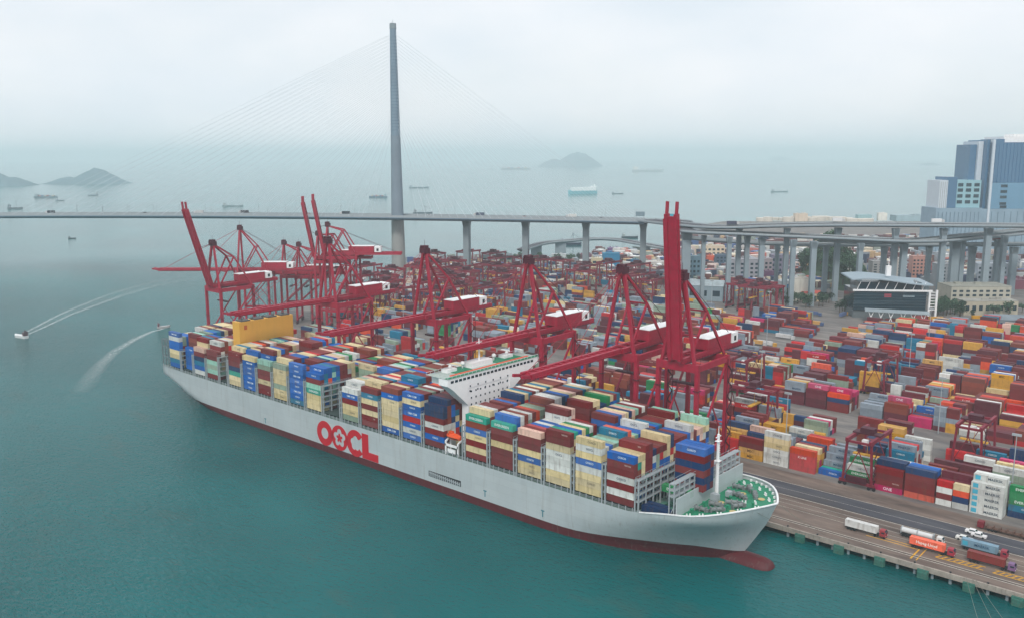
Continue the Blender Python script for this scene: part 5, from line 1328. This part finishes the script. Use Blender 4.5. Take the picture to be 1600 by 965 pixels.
# loose yard clutter: light poles, parked lorries
lp = MB(); lp.cyl((0,0,0),(0,0,30),.3,.18,6); lp.box(-1.8,1.8,-.3,.3,29.4,30.4); lp = lp.mesh('light_mast', GREYP)
for i, (x, y) in enumerate(((352,143),(452,143),(300,222),(400,224),(500,224),(250,334),(350,334),(440,334),(200,442),(330,442),(420,442),(60,222),(-20,222),(-60,334),(40,440),(130,470))):
    link('light_mast', lp, loc=(x,y,GZ), label=f'tall slender floodlight mast between yard blocks, {ORD[i]} going away from the quay', cat='light mast', group='floodlight masts in the yard')
lorm = []
for c in ((190,190,190),(150,60,60),(70,90,130),(200,150,60)):
    lorm.append(c)
for i in range(34):
    u, v = rt.uniform(1150,1330), rt.uniform(486,545)
    if i > 12: u, v = rt.uniform(850,1130), rt.uniform(466,482)
    if i > 24: u, v = rt.uniform(1390,1590), rt.uniform(494,508)
    p = at(u, v, GZ); cl_ = rt.choice(lorm)
    t = empty('yard_lorry', (p.x,p.y,GZ), az if i > 24 else R(rt.choice((0,0,90))), label=f"{'pale' if sum(cl_) > 500 else 'dull coloured'} lorry behind the stacks, {ORD[i % 25]} in the {'near lot' if i < 13 else 'far road' if i < 25 else 'road by the glass building'}", cat='lorry', group='lorries behind the stacks')
    link('cargo_box', C40, t, (-1.3,0,1.3), color=lin(cl_)); MB().box(5.6,8,-1.2,1.2,.6,3.2).build('cab', FLAT, t, color=lin(rt.choice(lorm)))

# ------------------------------------------------------------------ boats and ships on the sea
def vessel(u, v, L_, h, hullc, supc, label, flip=1, yaw=0, cargo=None, name='cargo_ship', wake=False):
    p = at(u, v, 0); t = empty(name, (p.x,p.y,0), az+R(yaw)+(PI if flip < 0 else 0), label=label, cat='ship' if L_ > 30 else 'boat', group='vessels out on the water')
    b = MB(); w = L_*.075 if L_ > 40 else L_*.16; g = []
    for i in range(13):
        s = i/12; x = (s-.5)*L_; ww = w*(1-max(0,(s-.78)/.22)**2)*(.85+.15*min(1,s*6)); sh = h*(1+.35*max(0,(s-.8)/.2)**2)
        g.append([(x, -ww*.8, -.5),(x, -ww, sh),(x, ww, sh),(x, ww*.8, -.5)])
    for r_ in g: b.v += r_
    for i in range(12):
        for j in range(3): a = i*4+j; b.f.append((a, a+4, a+5, a+1)); b.m.append(0); b.c.append(None)
    b.f.append((0,1,2,3)); b.m.append(0); b.c.append(None)
    b.build('hull', FLAT, t, color=lin(hullc))
    b = MB()
    for k in range(3): b.box(-L_*.46,-L_*(.34-.02*k),-w*.8,w*.8,h+k*h*.5,h+(k+1)*h*.5)
    b.box(-L_*.43,-L_*.40,-w*.3,w*.3,h*2.5,h*3.1); b.build('superstructure', FLAT, t, color=lin(supc))
    if cargo == 'car': MB().box(-L_*.45,L_*.4,-w*.95,w*.95,h,h*2.1).build('upper_hull', FLAT, t, color=lin(supc))
    if cargo == 'box':
        for k in range(6):
            MB().box(-L_*.28+k*L_*.11,-L_*.28+k*L_*.11+L_*.09,-w*.85,w*.85,h,h*(1.6+.3*(k % 2))).build('cargo_stack', FLAT, t, color=lin(((150,80,80),(90,120,150),(180,170,150))[k % 3]))
    if cargo == 'crane':
        b = MB(); b.beam((L_*.1,0,h),(L_*.1,0,h*5),w*.15); b.beam((L_*.1,0,h*5),(L_*.38,0,h*3),w*.1); b.beam((L_*.1,0,h*5),(-L_*.1,0,h*1.2),w*.08); b.build('derrick', FLAT, t, color=lin((90,100,110)))
    return t
vessel(910,303,122,12,(90,176,188),(232,238,238),'white and turquoise ferry-like ship out at sea beyond the bridge',-1,20,'car')
vessel(1012,268,290,16,(180,188,190),(226,224,216),'long pale tanker near the horizon',1,0,None)
vessel(806,265,330,12,(150,160,164),(170,178,180),'faint long ship near the horizon left of the island',1,0,'box')
vessel(655,294,95,5,(110,134,144),(140,160,168),'low grey barge right of the bridge tower',1,0,None)
vessel(591,309,66,5,(80,110,130),(150,170,176),'small grey ship close left of the bridge tower',-1,0,'box')
vessel(661,334,52,4,(84,100,110),(130,140,146),'derrick barge just above the bridge deck, right of the tower',1,0,'crane')
vessel(364,323,62,4,(120,138,142),(150,160,162),'long low barge seen just above the bridge deck at left',1,0,None)
vessel(72,309,86,5,(100,122,134),(140,154,160),'grey ship below the left island',1,0,'box')
vessel(145,306,40,4,(96,118,130),(150,160,166),'tiny grey boat below the left island, right of the grey ship',-1,0,None)
vessel(24,327,44,5,(80,96,104),(110,124,132),'dark tug with tall mast close to the left edge',1,0,'crane')
vessel(94,314,30,3,(110,126,134),(150,160,166),'very small boat right of the grey ship at left',1,0,None)
vessel(113,373,14,1.6,(50,60,66),(120,130,134),'small dark boat on open water below the bridge deck at left',1,0,None,'motor_boat')
vessel(1218,300,70,4,(130,150,156),(160,170,176),'faint small ship far out on the right',1,0,None)
vessel(965,303,46,3,(120,140,146),(150,164,170),'tiny ship right of the white and turquoise ship',1,0,None)
vessel(892,383,36,4,(44,60,80),(120,130,140),'dark work boat in the channel behind the yard',1,0,'crane')
vessel(984,372,30,3,(50,70,80),(150,160,160),'dark barge in the channel near a bridge pier',1,0,None)
v_ = vessel(33,527,15,2.2,(220,222,222),(90,70,76),'small speedboat trailing a white wake on the left',-1,-28,None,'motor_boat')
vessel(256,512,11,1.8,(180,176,176),(110,70,80),'small launch just behind the ship stern, trailing foam',1,30,None,'motor_boat')
# wakes
foam = bpy.data.materials.new('foam'); foam.use_nodes = True; ft = foam.node_tree; fb = ft.nodes['Principled BSDF']
fb.inputs['Base Color'].default_value = (.62,.68,.68,1); fb.inputs['Roughness'].default_value = .8
g_ = ft.nodes.new('ShaderNodeNewGeometry'); fn_ = ft.nodes.new('ShaderNodeTexNoise'); fn_.inputs['Scale'].default_value = .35; fn_.inputs['Detail'].default_value = 7
fr_ = ft.nodes.new('ShaderNodeMapRange'); fr_.inputs[1].default_value = .22; fr_.inputs[2].default_value = .72
fa_ = ft.nodes.new('ShaderNodeAttribute'); fa_.attribute_name = 'Col'; fm_ = ft.nodes.new('ShaderNodeMath'); fm_.operation = 'MULTIPLY'
ft.links.new(g_.outputs['Position'], fn_.inputs[0]); ft.links.new(fn_.outputs[0], fr_.inputs[0]); ft.links.new(fr_.outputs[0], fm_.inputs[0]); ft.links.new(fa_.outputs['Fac'], fm_.inputs[1]); ft.links.new(fm_.outputs[0], fb.inputs['Alpha'])
def wake(pts, w0, w1, a0, a1, label, edge=False):
    P_ = [at(u, v, .06) for u, v in pts]; b = MB(); n = len(P_); path = []
    for i in range(n-1):
        for k in range(8): path.append(P_[i].lerp(P_[i+1], k/8))
    path.append(P_[-1]); m = len(path); cols = 8
    rows = []
    for i, p in enumerate(path):
        d = (path[min(i+2,m-1)]-path[max(i-2,0)]).normalized(); nn = Vector((-d.y,d.x,0)); w = w0+(w1-w0)*i/(m-1)
        rows.append([(p+nn*w*(c/cols-.5)) for c in range(cols+1)])
    for i in range(m-1):
        a = a0+(a1-a0)*i/(m-1)
        for c in range(cols):
            s = abs((c+.5)/cols-.5)*2; e = (max(0,1-s)**.6 if not edge else (max(0, 1-abs(s-.72)/.28)+.12))
            b.quad([rows[i][c],rows[i+1][c],rows[i+1][c+1],rows[i][c+1]], c=(a*e,)*3+(1,))
    b.build('boat_wake', foam, label=label, kind='stuff')
wake([(30,526),(60,512),(100,492),(135,478),(180,461),(235,445),(300,433)], 6, 34, 1.0, .14, 'white foamy wake behind the speedboat at left', True)
wake([(256,513),(236,518),(210,530),(180,548),(160,566),(142,588),(124,612)], 4, 15, .95, .12, 'curved white wake leading to the ship stern')

# ------------------------------------------------------------------ islands
def island(u, v, wpx, hpx, seed, name='island', prof=None):
    p = at(u, v, 0); D = (p-Vector(CP)).dot(Fv); w = wpx/FPX*D/2; h = hpx/FPX*D; b = MB(); n = 40
    for i in range(n+1):
        for j in range(n//2+1):
            x, y = (i/n-.5)*2, (j/(n/2)-.5)*2; e = max(0, 1-abs(y)**2)
            s = prof(x)*e; z = h*s*(1+.12*mnoise.noise(Vector((x*6+seed, y*4, 1)))*min(1, s*3)) - 1
            b.v.append((x*w, y*w*.55, z))
    m_ = n//2+1
    for i in range(n):
        for j in range(n//2): a = i*m_+j; b.f.append((a, a+m_, a+m_+1, a+1)); b.m.append(0); b.c.append(None)
    o = b.build(name, ROCK_HAZED, kind='structure', smooth=True, loc=(p.x,p.y,0)); o.rotation_euler.z = az
bump = lambda x, c, w, p=1.6: max(0, 1-abs((x-c)/w)**p)
island(138,287,122,25,1,prof=lambda x: max(bump(x,.22,.78,1.15), .42*bump(x,-.5,.5,1.6)))
island(-12,290,130,26,5,prof=lambda x: max(bump(x,-.1,.8,1.2), .5*bump(x,.5,.45,1.6)))
island(893,260,106,22,9,prof=lambda x: max(bump(x,.18,.75,1.5), .5*bump(x,-.5,.5,1.7)))
island(1219,251,42,6,13,prof=lambda x: bump(x,0,1,2))
island(1452,258,36,3,17,prof=lambda x: bump(x,0,1,2))

# ------------------------------------------------------------------ haze
hb_ = MB(); HS = 30500; hb_.box(-HS, HS, -HS, HS, -17, 330)
hm = bpy.data.materials.new('haze'); hm.use_nodes = True; ht = hm.node_tree; ht.nodes.clear()
ho1 = ht.nodes.new('ShaderNodeOutputMaterial'); pv = ht.nodes.new('ShaderNodeVolumePrincipled')
pv.inputs['Color'].default_value = (.84, .97, 1.0, 1); pv.inputs['Density'].default_value = HAZE; pv.inputs['Anisotropy'].default_value = 0.0
ht.links.new(pv.outputs[0], ho1.inputs['Volume'])
hb_.build('haze', hm, kind='stuff', label='pale sea haze filling the air over the whole harbour')
